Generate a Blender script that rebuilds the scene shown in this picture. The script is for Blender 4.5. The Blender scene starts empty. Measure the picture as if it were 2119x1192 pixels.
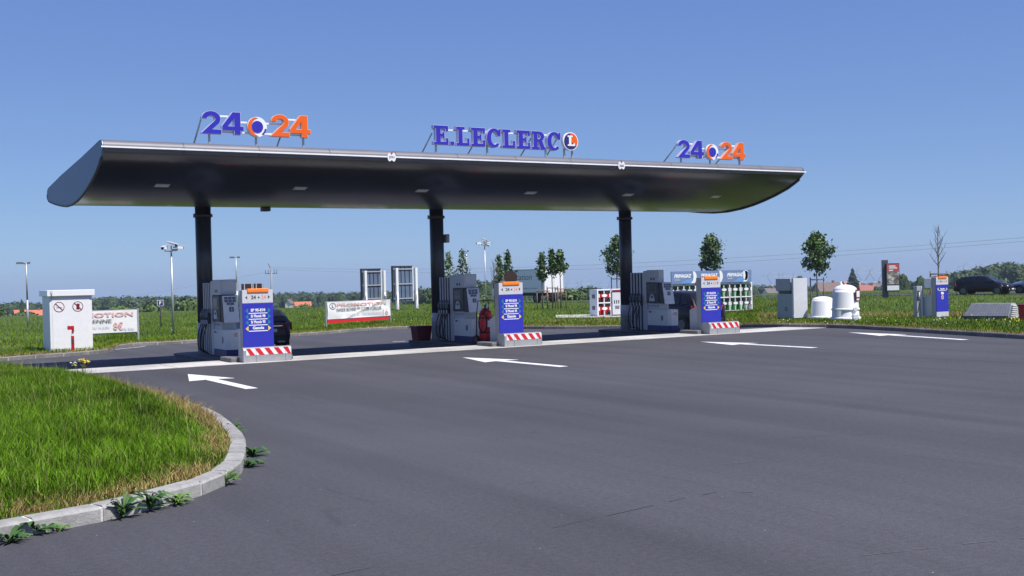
import bpy, bmesh, math, random
from mathutils import Vector, Matrix
from mathutils.geometry import tessellate_polygon
R_ = random.Random(7)
sc = bpy.context.scene
COL = sc.collection

# ------------------------------------------------------------------ camera
PW, PH = 2119.0, 1192.0
F, CX, CY, EYE = 2390.9, 1059.5, 596.0, 2.2
_s, _y0, _th = .024, 570.6, math.radians(58.59)
_Z = -Vector((_s, 1, -(_y0-CY)/F)).normalized()
_xv = F*math.tan(_th)
_X = Vector((_xv, (_y0-CY)-_s*_xv, F)).normalized()
_Y = _Z.cross(_X)
ROT = Matrix((_X, _Y, _Z))            # camera pixel direction -> world
cam = bpy.data.cameras.new('camera'); cam_o = bpy.data.objects.new('camera', cam); COL.objects.link(cam_o)
rt, dn, fw = (ROT @ Vector(v) for v in ((1,0,0),(0,1,0),(0,0,1)))
m = Matrix((rt, -dn, -fw)).transposed().to_4x4(); m.translation = (0, 0, EYE)
cam_o.matrix_world = m
cam.sensor_width = 36; cam.lens = F/PW*36; cam.clip_start = .1; cam.clip_end = 20000
sc.camera = cam_o

# ------------------------------------------------------------------ sky, sun, exposure
SUN = Vector((.22, -.56, 1)).normalized()      # towards the sun
w = bpy.data.worlds.new('World'); sc.world = w; w.use_nodes = True
nt = w.node_tree; bg = nt.nodes['Background']
sky = nt.nodes.new('ShaderNodeTexSky'); sky.sky_type = 'NISHITA'; sky.sun_disc = False
sky.sun_elevation = math.asin(SUN.z); sky.sun_rotation = math.atan2(SUN.x, SUN.y)
sky.altitude = 0; sky.air_density = .55; sky.dust_density = 0.45; sky.ozone_density = 7.0
# the whole sky graded a little flatter and paler, as a summer haze makes it
sep = nt.nodes.new('ShaderNodeSeparateColor'); com = nt.nodes.new('ShaderNodeCombineColor'); nt.links.new(sky.outputs[0], sep.inputs[0])
for i, (ex, k) in enumerate(((.62,.98),(.60,1.17),(.32,2.45))):
    pw = nt.nodes.new('ShaderNodeMath'); pw.operation = 'POWER'; pw.inputs[1].default_value = ex; nt.links.new(sep.outputs[i], pw.inputs[0])
    ml = nt.nodes.new('ShaderNodeMath'); ml.operation = 'MULTIPLY'; ml.inputs[1].default_value = k; nt.links.new(pw.outputs[0], ml.inputs[0]); nt.links.new(ml.outputs[0], com.inputs[i])
nt.links.new(com.outputs[0], bg.inputs[0]); bg.inputs[1].default_value = .10
sun = bpy.data.lights.new('sun', 'SUN'); sun.energy = 3.6; sun.angle = math.radians(.5); sun.color = (1, .95, .88)
so = bpy.data.objects.new('sun', sun); COL.objects.link(so)
so.rotation_euler = (-SUN).to_track_quat('-Z', 'Y').to_euler(); so.location = (10, -10, 40)
sc.view_settings.view_transform = 'Standard'; sc.view_settings.look = 'None'
sc.view_settings.exposure = .75; sc.view_settings.gamma = 1
sc.render.engine = 'CYCLES'

# ------------------------------------------------------------------ ground shape and pixel helpers
def ss(a, b, x):
    t = min(1, max(0, (x-a)/(b-a))); return t*t*(3-2*t)
def terr(x, y):
    D = math.hypot(x, y); b = math.degrees(math.atan2(x, y))
    fl = 1-ss(40, 47, b)
    z = -.28*ss(31.8, 38.5, y)*(1-ss(60, 90, b)) - .45*ss(48, 112, D)*fl
    z -= 8*ss(112, 330, D) + 13*ss(330, 900, D)
    if D > 700: z -= .03*(D-700)
    return z
def raydir(px, py): return ROT @ Vector((px-CX, py-CY, F))
def gp(px, py, dz=0.):
    """the ground point seen at a pixel of the photograph"""
    d = raydir(px, py).normalized(); o = Vector((0, 0, EYE)); t = 2.; st = .25
    while t < 6000:
        p = o+d*t
        if p.z < terr(p.x, p.y)+dz: break
        st = max(.25, t*.004); t += st
    lo, hi = t-st, t
    for _ in range(25):
        mi = (lo+hi)/2; p = o+d*mi
        if p.z < terr(p.x, p.y)+dz: hi = mi
        else: lo = mi
    return o+d*hi
def atd(px, py, D):
    """point on a pixel's ray at a ground distance D"""
    d = raydir(px, py); k = D/math.hypot(d.x, d.y); return Vector((0, 0, EYE))+d*k
def gat(px, D):
    """ground point at a pixel column and a distance (for things whose foot is hidden)"""
    p = atd(px, 600, D); return Vector((p.x, p.y, terr(p.x, p.y)))
def aty(px, py, y):
    d = raydir(px, py); return Vector((0, 0, EYE))+d*(y/d.y)

# ------------------------------------------------------------------ materials
MATS = {}
def mat(name, col, rough=.6, metal=0., var=.08, scale=6., bump=0., bscale=60., spec=.5, island=0., emit=None, trans=0., coat=0.):
    if name in MATS: return MATS[name]
    m = bpy.data.materials.new(name); m.use_nodes = True; MATS[name] = m
    n = m.node_tree; b = n.nodes['Principled BSDF']; L = n.links
    b.inputs['Roughness'].default_value = rough; b.inputs['Metallic'].default_value = metal
    b.inputs['Specular IOR Level'].default_value = spec
    if coat: b.inputs['Coat Weight'].default_value = coat; b.inputs['Coat Roughness'].default_value = .05
    tc = n.nodes.new('ShaderNodeTexCoord')
    nz = n.nodes.new('ShaderNodeTexNoise'); nz.inputs['Scale'].default_value = scale; nz.inputs['Detail'].default_value = 5
    L.new(tc.outputs['Object'], nz.inputs['Vector'])
    mx = n.nodes.new('ShaderNodeMixRGB'); mx.blend_type = 'MIX'
    c = Vector(col[:3]); lo = c*(1-var); hi = c*(1+var)
    mx.inputs[1].default_value = (*lo, 1); mx.inputs[2].default_value = (*hi, 1)
    mr = n.nodes.new('ShaderNodeMapRange'); mr.inputs['From Min'].default_value = .3; mr.inputs['From Max'].default_value = .7
    L.new(nz.outputs['Fac'], mr.inputs['Value']); L.new(mr.outputs[0], mx.inputs[0])
    out = mx.outputs[0]
    if island:
        g = n.nodes.new('ShaderNodeNewGeometry'); hs = n.nodes.new('ShaderNodeHueSaturation')
        m2 = n.nodes.new('ShaderNodeMapRange'); m2.inputs['To Min'].default_value = 1-island; m2.inputs['To Max'].default_value = 1+island
        L.new(g.outputs['Random Per Island'], m2.inputs['Value']); L.new(m2.outputs[0], hs.inputs['Value']); L.new(out, hs.inputs['Color']); out = hs.outputs[0]
    L.new(out, b.inputs['Base Color'])
    if bump:
        n2 = n.nodes.new('ShaderNodeTexNoise'); n2.inputs['Scale'].default_value = bscale; n2.inputs['Detail'].default_value = 4
        L.new(tc.outputs['Object'], n2.inputs['Vector'])
        bp = n.nodes.new('ShaderNodeBump'); bp.inputs['Strength'].default_value = bump; bp.inputs['Distance'].default_value = .02
        L.new(n2.outputs['Fac'], bp.inputs['Height']); L.new(bp.outputs[0], b.inputs['Normal'])
    return m
def ramp_mat(name, stops, scale, rough=.9, bump=.4, bscale=30, detail=8, second=None, spec=.3):
    """noise-driven colour ramp; second = (scale, lo, hi) multiplies a broad mottling over it"""
    m = bpy.data.materials.new(name); m.use_nodes = True; MATS[name] = m
    n = m.node_tree; b = n.nodes['Principled BSDF']; L = n.links
    b.inputs['Roughness'].default_value = rough; b.inputs['Specular IOR Level'].default_value = spec
    tc = n.nodes.new('ShaderNodeTexCoord'); nz = n.nodes.new('ShaderNodeTexNoise')
    nz.inputs['Scale'].default_value = scale; nz.inputs['Detail'].default_value = detail; nz.inputs['Roughness'].default_value = .65
    L.new(tc.outputs['Object'], nz.inputs['Vector'])
    rp = n.nodes.new('ShaderNodeValToRGB'); el = rp.color_ramp.elements
    while len(el) < len(stops): el.new(.5)
    for e, (p, c) in zip(el, stops): e.position = p; e.color = (*c, 1)
    L.new(nz.outputs['Fac'], rp.inputs[0]); out = rp.outputs[0]
    if second:
        n3 = n.nodes.new('ShaderNodeTexNoise'); n3.inputs['Scale'].default_value = second[0]; n3.inputs['Detail'].default_value = 6
        L.new(tc.outputs['Object'], n3.inputs['Vector'])
        mr = n.nodes.new('ShaderNodeMapRange'); mr.inputs['From Min'].default_value = .35; mr.inputs['From Max'].default_value = .65
        mr.inputs['To Min'].default_value = second[1]; mr.inputs['To Max'].default_value = second[2]
        L.new(n3.outputs['Fac'], mr.inputs['Value'])
        vm = n.nodes.new('ShaderNodeVectorMath'); vm.operation = 'SCALE'; L.new(out, vm.inputs[0]); L.new(mr.outputs[0], vm.inputs['Scale']); out = vm.outputs[0]
    L.new(out, b.inputs['Base Color'])
    n2 = n.nodes.new('ShaderNodeTexNoise'); n2.inputs['Scale'].default_value = bscale; n2.inputs['Detail'].default_value = 5
    L.new(tc.outputs['Object'], n2.inputs['Vector'])
    bp = n.nodes.new('ShaderNodeBump'); bp.inputs['Strength'].default_value = bump; bp.inputs['Distance'].default_value = .03
    L.new(n2.outputs['Fac'], bp.inputs['Height']); L.new(bp.outputs[0], b.inputs['Normal'])
    return m
def glass_mat(name, col=(.012,.014,.018)):
    return mat(name, col, .1, 0, .05, spec=.4)

M = MATS
mat('white_paint', (.78,.78,.80), .4, var=.03); mat('white_gloss', (.80,.80,.82), .25, var=.03)
mat('grey_paint', (.36,.37,.40), .45, var=.05); mat('light_grey', (.56,.57,.61), .4, var=.04)
mat('pump_grey', (.52,.53,.57), .4, var=.05); mat('pump_white', (.74,.74,.73), .4, var=.04)
mat('dark_grey', (.05,.05,.06), .5, var=.1); mat('black', (.012,.012,.015), .5, var=.1)
mat('anthracite', (.10,.10,.115), .4, .3, var=.08, scale=2)
mat('rubber', (.015,.015,.017), .7, var=.15)
mat('blue', (.028,.032,.40), .4, var=.04); mat('sign_blue', (.030,.024,.40), .35, var=.04); mat('dark_blue', (.02,.018,.16), .4, var=.05)
mat('orange', (.92,.22,.015), .4, var=.04); mat('sign_orange', (.80,.115,.002), .4, var=.04); mat('red', (.45,.012,.02), .35, var=.06); mat('bright_red', (.62,.02,.03), .35, var=.06)
mat('maroon', (.16,.008,.016), .5, var=.08); mat('lilac', (.56,.55,.72), .4, var=.03); mat('pale_pink', (.75,.50,.42), .4, var=.03)
mat('teal', (.01,.22,.27), .4, var=.04); mat('yellow', (.78,.62,.02), .4, var=.04)
mat('steel', (.52,.53,.55), .35, .7, var=.06); mat('galvanised', (.45,.47,.48), .45, .5, var=.12, scale=9)
mat('concrete_grey', (.30,.29,.28), .85, var=.14, scale=5, bump=.25)
mat('print_grey', (.16,.16,.18), .6); mat('print_red', (.62,.16,.15), .6); mat('print_pale', (.55,.58,.68), .6); mat('print_rose', (.70,.42,.40), .6)
mat('vinyl', (.80,.79,.80), .5, var=.03)
glass_mat('glass'); glass_mat('screen', (.02,.022,.03))
mat('wood_post', (.20,.15,.11), .8, var=.2, scale=14, bump=.2)
mat('plate_sky_tint', (.11,.165,.26), .45, .1, var=.06)  # sky reflection on the shaded end plate put into its base colour
mat('green_plastic', (.03,.36,.05), .4, var=.08); mat('primagaz_blue', (.15,.22,.40), .45, var=.05); mat('sky_print', (.13,.30,.62), .45)
mat('lamp_lens', (.45,.45,.44), .3, var=.02)

# ------------------------------------------------------------------ mesh builder
class MB:
    def __init__(s): s.v = []; s.f = []; s.m = []; s.sm = []
    def face(s, idx, mi=0, sm=False): s.f.append(tuple(idx)); s.m.append(mi); s.sm.append(sm)
    def add(s, pts, faces, mi=0, sm=False):
        o = len(s.v); s.v.extend(tuple(p) for p in pts)
        for f in faces: s.face([i+o for i in f], mi, sm)
        return s
    def box(s, x0, x1, y0, y1, z0, z1, mi=0, b=0.):
        if b > 0:
            bm = bmesh.new(); r = bmesh.ops.create_cube(bm, size=1)
            for v in bm.verts: v.co = ((x0+x1)/2+v.co.x*(x1-x0), (y0+y1)/2+v.co.y*(y1-y0), (z0+z1)/2+v.co.z*(z1-z0))
            bmesh.ops.bevel(bm, geom=bm.edges[:], offset=b, segments=2, affect='EDGES', profile=.5)
            bm.verts.index_update()
            s.add([v.co[:] for v in bm.verts], [[v.index for v in f.verts] for f in bm.faces], mi); bm.free(); return s
        P = [(x0,y0,z0),(x1,y0,z0),(x1,y1,z0),(x0,y1,z0),(x0,y0,z1),(x1,y0,z1),(x1,y1,z1),(x0,y1,z1)]
        return s.add(P, [(0,3,2,1),(4,5,6,7),(0,1,5,4),(1,2,6,5),(2,3,7,6),(3,0,4,7)], mi)
    def hexa(s, P, mi=0):
        return s.add(P, [(0,3,2,1),(4,5,6,7),(0,1,5,4),(1,2,6,5),(2,3,7,6),(3,0,4,7)], mi)
    def prism(s, prof, a, b, axis='x', mi=0, cap=True, sm=False):
        """closed 2-D profile extruded along an axis; profile order (u, v) = the two other axes in x,y,z order"""
        n = len(prof)
        def p(u, v, t): return {'x': (t,u,v), 'y': (u,t,v), 'z': (u,v,t)}[axis]
        P = [p(u,v,a) for u,v in prof]+[p(u,v,b) for u,v in prof]
        s.add(P, [(i,(i+1)%n,n+(i+1)%n,n+i) for i in range(n)], mi, sm)
        if cap:
            o = len(s.v)-2*n
            s.face(range(o, o+n), mi); s.face(range(o+2*n-1, o+n-1, -1), mi)
        return s
    def cyl(s, p0, p1, r0, r1=None, n=12, mi=0, cap=True, sm=True):
        p0 = Vector(p0); p1 = Vector(p1); r1 = r0 if r1 is None else r1
        d = (p1-p0).normalized(); a = d.orthogonal().normalized(); b = d.cross(a)
        P = []
        for p, r in ((p0,r0),(p1,r1)):
            for i in range(n):
                t = 2*math.pi*i/n; P.append(p+a*(r*math.cos(t))+b*(r*math.sin(t)))
        s.add(P, [(i,(i+1)%n,n+(i+1)%n,n+i) for i in range(n)], mi, sm)
        if cap:
            o = len(s.v)-2*n; s.face(range(o+n-1, o-1, -1), mi); s.face(range(o+n, o+2*n), mi)
        return s
    def tube(s, pts, r, n=8, mi=0, taper=None):
        pts = [Vector(p) for p in pts]; rings = []
        up = Vector((.13,.29,.95))
        for i, p in enumerate(pts):
            d = (pts[min(i+1,len(pts)-1)]-pts[max(i-1,0)]).normalized()
            a = d.cross(up)
            a = d.orthogonal().normalized() if a.length < .1 else a.normalized()
            b = d.cross(a); rr = r if taper is None else r+(taper-r)*i/(len(pts)-1)
            rings.append([p+a*(rr*math.cos(2*math.pi*k/n))+b*(rr*math.sin(2*math.pi*k/n)) for k in range(n)])
        o = len(s.v); s.v.extend(tuple(q) for rg in rings for q in rg)
        for i in range(len(rings)-1):
            for k in range(n): s.face((o+i*n+k, o+i*n+(k+1)%n, o+(i+1)*n+(k+1)%n, o+(i+1)*n+k), mi, True)
        s.face([o+k for k in range(n)][::-1], mi); s.face([o+(len(rings)-1)*n+k for k in range(n)], mi)
        return s
    def lathe(s, prof, c=(0,0,0), n=32, mi=0, sm=True):
        """(r, z) profile turned about a vertical axis"""
        o = len(s.v)
        for r, z in prof:
            for k in range(n): t = 2*math.pi*k/n; s.v.append((c[0]+r*math.cos(t), c[1]+r*math.sin(t), c[2]+z))
        for i in range(len(prof)-1):
            for k in range(n): s.face((o+i*n+k, o+i*n+(k+1)%n, o+(i+1)*n+(k+1)%n, o+(i+1)*n+k), mi, sm)
        s.face([o+k for k in range(n)][::-1], mi); s.face([o+(len(prof)-1)*n+k for k in range(n)], mi)
        return s
    def plate(s, loops, org, ux, uy, d, mi=0, side=None, back=False):
        """flat shape (outer loop + holes, 2-D) standing proud of org by d along ux x uy"""
        ux = Vector(ux); uy = Vector(uy); nn = ux.cross(uy).normalized(); org = Vector(org)
        flat = [p for l in loops for p in l]
        tris = tessellate_polygon([[Vector((x,y,0)) for x,y in l] for l in loops])
        F3 = [org+ux*x+uy*y+nn*d for x,y in flat]; B3 = [org+ux*x+uy*y for x,y in flat]
        n = len(flat); o = len(s.v); s.v.extend(tuple(p) for p in F3+B3)
        for t in tris:
            a, b, c = (flat[i] for i in t)
            if (b[0]-a[0])*(c[1]-a[1])-(b[1]-a[1])*(c[0]-a[0]) < 0: t = (t[0], t[2], t[1])
            s.face([o+i for i in t], mi)
            if back: s.face([o+n+i for i in t][::-1], mi)
        k = 0
        for l in loops:
            for i in range(len(l)):
                a, b = k+i, k+(i+1) % len(l); s.face((o+n+a, o+n+b, o+b, o+a), mi if side is None else side)
            k += len(l)
        return s
    def xf(s, mtx, a=0):
        s.v[a:] = [tuple(mtx @ Vector(p)) for p in s.v[a:]]; return s
    def build(s, name, mats, parent=None, mtx=None, bevel=0., smooth=False):
        me = bpy.data.meshes.new(name); v = s.v
        me.from_pydata(v, [], s.f)
        if isinstance(mats, str): mats = [mats]
        for k in mats: me.materials.append(M[k])
        me.polygons.foreach_set('material_index', s.m)
        me.polygons.foreach_set('use_smooth', [True]*len(s.f) if smooth else s.sm)
        me.update()
        o = bpy.data.objects.new(name, me); COL.objects.link(o)
        if parent is not None: o.parent = parent
        if mtx is not None: o.matrix_local = mtx
        if bevel:
            bv = o.modifiers.new('bevel', 'BEVEL'); bv.width = bevel; bv.segments = 2; bv.limit_method = 'ANGLE'; bv.angle_limit = math.radians(40)
        return o
def empty(name, loc, rz=0, label=None, cat=None, group=None):
    o = bpy.data.objects.new(name, None); COL.objects.link(o); o.location = loc; o.rotation_euler.z = rz; o.empty_display_size = .3
    if label: tag(o, label, cat, group)
    return o
def tag(o, label, cat, group=None):
    o['label'] = label; o['category'] = cat
    if group: o['group'] = group
    return o
def struct(o, kind='structure'): o['kind'] = kind; return o
def copy_tree(o, parent=None):
    c = o.copy(); COL.objects.link(c); c.parent = parent
    for ch in list(o.children): copy_tree(ch, c)
    return c
# lettering
_TX = {}
def text_geo(t, bold=0., shear=0.):
    k = (t, bold, shear)
    if k in _TX: return _TX[k]
    cu = bpy.data.curves.new('txt', 'FONT'); cu.body = t; cu.size = 1; cu.offset = bold; cu.shear = shear; cu.resolution_u = 3; cu.align_x = 'LEFT'
    o = bpy.data.objects.new('txt', cu); COL.objects.link(o)
    bpy.context.view_layer.update()
    dg = bpy.context.evaluated_depsgraph_get(); e = o.evaluated_get(dg); me = e.to_mesh()
    V = [tuple(v.co) for v in me.vertices]; Fc = [tuple(p.vertices) for p in me.polygons]
    e.to_mesh_clear(); bpy.data.objects.remove(o); bpy.data.curves.remove(cu)
    if V:
        x0 = min(v[0] for v in V); x1 = max(v[0] for v in V); y0 = min(v[1] for v in V); y1 = max(v[1] for v in V)
        V = [((v[0]-x0)/(x1-x0), (v[1]-y0)/(y1-y0)) for v in V]
    _TX[k] = (V, Fc); return _TX[k]
def text(mb, t, org, ux, uy, w_, h_, mi=0, bold=.02, shear=0., lift=.003):
    """printed text fitted into a w x h box whose lower-left corner is org"""
    V, Fc = text_geo(t, bold, shear); ux = Vector(ux).normalized(); uy = Vector(uy).normalized(); nn = ux.cross(uy).normalized(); org = Vector(org)
    mb.add([org+ux*(x*w_)+uy*(y*h_)+nn*lift for x, y in V], Fc, mi); return mb
def arc(cx, cy, rx, ry, a0, a1, n):
    return [(cx+rx*math.cos(math.radians(a0+(a1-a0)*i/n)), cy+ry*math.sin(math.radians(a0+(a1-a0)*i/n))) for i in range(n+1)]
def circle(cx, cy, r, n=32): return arc(cx, cy, r, r, 0, 360*(n-1)/n, n-1)
def rect(x0, x1, y0, y1): return [(x0,y0),(x1,y0),(x1,y1),(x0,y1)]
def inset(loop, d):
    n = len(loop); out = []
    for i in range(n):
        p0, p1, p2 = Vector(loop[i-1]), Vector(loop[i]), Vector(loop[(i+1) % n])
        e1 = (p1-p0).normalized(); e2 = (p2-p1).normalized()
        n1 = Vector((-e1.y, e1.x)); n2 = Vector((-e2.y, e2.x)); k = max(.35, 1+n1.dot(n2))
        q = p1+(n1+n2)*(d/k); out.append((q.x, q.y))
    return out
import numpy as np
# ------------------------------------------------------------------ ground: asphalt forecourt, kerbs, verge
ramp_mat('asphalt', [(.25,(.050,.050,.059)),(.5,(.066,.065,.076)),(.68,(.078,.077,.088)),(.76,(.17,.17,.18))], 55, .85, .35, 90, second=(.22,.92,1.08))
def asphalt_wear(m):
    n = m.node_tree; L = n.links; b = n.nodes['Principled BSDF']; src = b.inputs['Base Color'].links[0].from_socket
    tc = [q for q in n.nodes if q.type == 'TEX_COORD'][0]
    # pale chippings
    vo = n.nodes.new('ShaderNodeTexVoronoi'); vo.inputs['Scale'].default_value = 7.; L.new(tc.outputs['Object'], vo.inputs['Vector'])
    lt = n.nodes.new('ShaderNodeMath'); lt.operation = 'LESS_THAN'; lt.inputs[1].default_value = .05; L.new(vo.outputs['Distance'], lt.inputs[0])
    sp = n.nodes.new('ShaderNodeSeparateColor'); L.new(vo.outputs['Color'], sp.inputs[0])
    g2 = n.nodes.new('ShaderNodeMath'); g2.operation = 'GREATER_THAN'; g2.inputs[1].default_value = .86; L.new(sp.outputs[0], g2.inputs[0])
    mu = n.nodes.new('ShaderNodeMath'); mu.operation = 'MULTIPLY'; L.new(lt.outputs[0], mu.inputs[0]); L.new(g2.outputs[0], mu.inputs[1])
    mx = n.nodes.new('ShaderNodeMixRGB'); mx.inputs[2].default_value = (.30,.30,.30,1); L.new(mu.outputs[0], mx.inputs[0]); L.new(src, mx.inputs[1])
    # tyre-polished and laying-seam streaks along the driving direction
    mp = n.nodes.new('ShaderNodeMapping'); mp.inputs['Rotation'].default_value = (0,0,.12); mp.inputs['Scale'].default_value = (1.3,.05,1); L.new(tc.outputs['Object'], mp.inputs[0])
    nz = n.nodes.new('ShaderNodeTexNoise'); nz.inputs['Scale'].default_value = 1.0; nz.inputs['Detail'].default_value = 7; L.new(mp.outputs[0], nz.inputs['Vector'])
    mr = n.nodes.new('ShaderNodeMapRange'); mr.inputs['From Min'].default_value = .3; mr.inputs['From Max'].default_value = .7; mr.inputs['To Min'].default_value = .86; mr.inputs['To Max'].default_value = 1.14; L.new(nz.outputs['Fac'], mr.inputs['Value'])
    v1 = n.nodes.new('ShaderNodeVectorMath'); v1.operation = 'SCALE'; L.new(mx.outputs[0], v1.inputs[0]); L.new(mr.outputs[0], v1.inputs['Scale'])
    # thin dark cracks
    mp2 = n.nodes.new('ShaderNodeMapping'); mp2.inputs['Rotation'].default_value = (0,0,-.5); mp2.inputs['Scale'].default_value = (.22,.05,1); L.new(tc.outputs['Object'], mp2.inputs[0])
    n2 = n.nodes.new('ShaderNodeTexNoise'); n2.inputs['Scale'].default_value = 1.; n2.inputs['Detail'].default_value = 3; L.new(mp2.outputs[0], n2.inputs['Vector'])
    a1 = n.nodes.new('ShaderNodeMath'); a1.operation = 'SUBTRACT'; a1.inputs[1].default_value = .5; L.new(n2.outputs['Fac'], a1.inputs[0])
    a2 = n.nodes.new('ShaderNodeMath'); a2.operation = 'ABSOLUTE'; L.new(a1.outputs[0], a2.inputs[0])
    m3 = n.nodes.new('ShaderNodeMapRange'); m3.inputs['From Min'].default_value = .0; m3.inputs['From Max'].default_value = .0035; m3.inputs['To Min'].default_value = .80; m3.inputs['To Max'].default_value = 1.; L.new(a2.outputs[0], m3.inputs['Value'])
    n3 = n.nodes.new('ShaderNodeTexNoise'); n3.inputs['Scale'].default_value = .7; L.new(tc.outputs['Object'], n3.inputs['Vector'])
    m4 = n.nodes.new('ShaderNodeMapRange'); m4.inputs['From Min'].default_value = .5; m4.inputs['From Max'].default_value = .6; L.new(n3.outputs['Fac'], m4.inputs['Value'])
    m5 = n.nodes.new('ShaderNodeMix'); m5.data_type = 'FLOAT'; L.new(m4.outputs[0], m5.inputs[0]); m5.inputs[2].default_value = 1.; L.new(m3.outputs[0], m5.inputs[3])
    v2 = n.nodes.new('ShaderNodeVectorMath'); v2.operation = 'SCALE'; L.new(v1.outputs[0], v2.inputs[0]); L.new(m5.outputs[0], v2.inputs['Scale'])
    gn = n.nodes.new('ShaderNodeTexNoise'); gn.inputs['Scale'].default_value = 16.; gn.inputs['Detail'].default_value = 9; gn.inputs['Roughness'].default_value = .85; L.new(tc.outputs['Object'], gn.inputs['Vector'])
    m6 = n.nodes.new('ShaderNodeMapRange'); m6.inputs['From Min'].default_value = .32; m6.inputs['From Max'].default_value = .68; m6.inputs['To Min'].default_value = .70; m6.inputs['To Max'].default_value = 1.30; L.new(gn.outputs['Fac'], m6.inputs['Value'])
    v3 = n.nodes.new('ShaderNodeVectorMath'); v3.operation = 'SCALE'; L.new(v2.outputs[0], v3.inputs[0]); L.new(m6.outputs[0], v3.inputs['Scale'])
    L.new(v3.outputs[0], b.inputs['Base Color'])
asphalt_wear(M['asphalt'])
ramp_mat('turf', [(.25,(.035,.055,.008)),(.45,(.052,.090,.010)),(.62,(.082,.108,.016)),(.78,(.17,.145,.055))], 1.3, .95, .8, 9, second=(.09,.8,1.2))
ramp_mat('concrete', [(.25,(.40,.39,.375)),(.5,(.52,.51,.50)),(.75,(.58,.57,.555))], 7, .85, .2, 60, second=(.6,.72,1.08))
ramp_mat('kerb_concrete', [(.25,(.21,.205,.20)),(.5,(.30,.295,.285)),(.75,(.38,.37,.36))], 9, .85, .25, 50, second=(1.1,.8,1.1))
ramp_mat('kerb_concrete_shaded', [(.25,(.13,.125,.12)),(.5,(.19,.185,.175)),(.75,(.26,.25,.23))], 9, .85, .25, 50, second=(1.1,.75,1.1))  # kerb concrete darkened: shade on the kerb face put into the colour
ramp_mat('mortar', [(.3,(.50,.49,.46)),(.7,(.66,.65,.62))], 20, .9, .2, 60)
ramp_mat('road_paint', [(.30,(.30,.30,.31)),(.40,(.62,.62,.62)),(.55,(.76,.76,.76)),(.7,(.80,.80,.80))], 9, .6, .2, 80)
mat('grass', (.096,.190,.010), .7, var=.5, scale=.9, island=.6, spec=.08)
mat('grass_verge', (.102,.172,.010), .75, var=.45, scale=.25, island=.4, spec=.06)
mat('dry_grass', (.30,.22,.085), .7, var=.25, scale=1.5, island=.35, spec=.2)
mat('seed_stalk', (.22,.24,.08), .7, var=.3, island=.4, spec=.1); mat('flower_white', (.8,.8,.75), .6); mat('flower_yellow', (.8,.6,.02), .6)

# the foot of the kerb round the forecourt, as seen in the photograph, then on round behind the camera
KPX = [(0,748),(60,743),(150,737),(205,732),(232,729.5),(243,719),(325,714),(400,710.5),(603,696.4),(680,691.5),(756,684),(860,679.5),(980,680),(1080,681),(1180,681),(1290,679.5),(1520,678),(1580,678),(1722,678),(1833,684),(2015,695.5),(2119,702)]
KP = [gp(*p) for p in KPX]
KV = [Vector((p.x, p.y)) for p in KP]
KV = [Vector((-62, 10)), Vector((-50, 34)), Vector((-18, 36.4))]+KV
KV += [Vector((28.4, 14)), Vector((26.5, 6)), Vector((28, -10))]
def resample(pts, step, closed=False):
    P = pts+[pts[0]] if closed else pts
    acc = [0.]
    for a, b in zip(P[:-1], P[1:]): acc.append(acc[-1]+(b-a).length)
    n = max(1, round(acc[-1]/step)); out = []; j = 0
    for i in range(n+1):
        t = acc[-1]*i/n
        while j < len(P)-2 and acc[j+1] < t: j += 1
        L_ = acc[j+1]-acc[j]; out.append(P[j].lerp(P[j+1], (t-acc[j])/L_ if L_ > 0 else 0))
    return out
def smooth_poly(pts, it=1):
    for _ in range(it):
        q = [pts[0]]
        for a, b in zip(pts[:-1], pts[1:]): q += [a.lerp(b,.25), a.lerp(b,.75)]
        q.append(pts[-1]); pts = q
    return pts
EDGE = resample(smooth_poly(KV, 2), 1.0)
ANG = sorted(range(len(EDGE)), key=lambda i: i)
back = [Vector((45*math.sin(math.radians(a)), 45*math.cos(math.radians(a)))) for a in range(125, 275, 10)]
RING = EDGE+back          # clockwise, all round the camera foot
# asphalt: concentric rings inside the edge
def radial(name, scales, outer, zf, m, close=True):
    mb = MB(); n = len(RING); rows = []
    for sc_ in scales:
        rows.append([Vector((p.x, p.y))*sc_ for p in RING])
    for off in outer:
        rows.append([p+p.normalized()*off for p in RING])
    for r in rows: mb.v.extend((p.x, p.y, zf(p.x, p.y)) for p in r)
    for i in range(len(rows)-1):
        for k in range(n):
            k2 = (k+1) % n
            mb.face((i*n+k, (i+1)*n+k, (i+1)*n+k2, i*n+k2), 0, True)
    return mb
asph = radial('road', [.002,.1,.2,.3,.38,.45,.5,.55,.6,.64,.68,.71,.74,.77,.8,.83,.86,.89,.92,.95,.975,1.0], [.12], lambda x, y: terr(x, y), 'asphalt').build('asphalt_forecourt', 'asphalt')
struct(asph)
vz = lambda x, y: terr(x, y)+.115
verge = radial('verge', [], [.10,.5,1,2,3.5,5,7,9,12,15,18,22,26,31,36,41,46,52,58,64,70,76,82,90,100,115,130,150,175,205,240,280,330,390,460,550,680,850,1050,1250], vz, 'turf').build('grass_verge', 'turf')
struct(verge)

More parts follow.
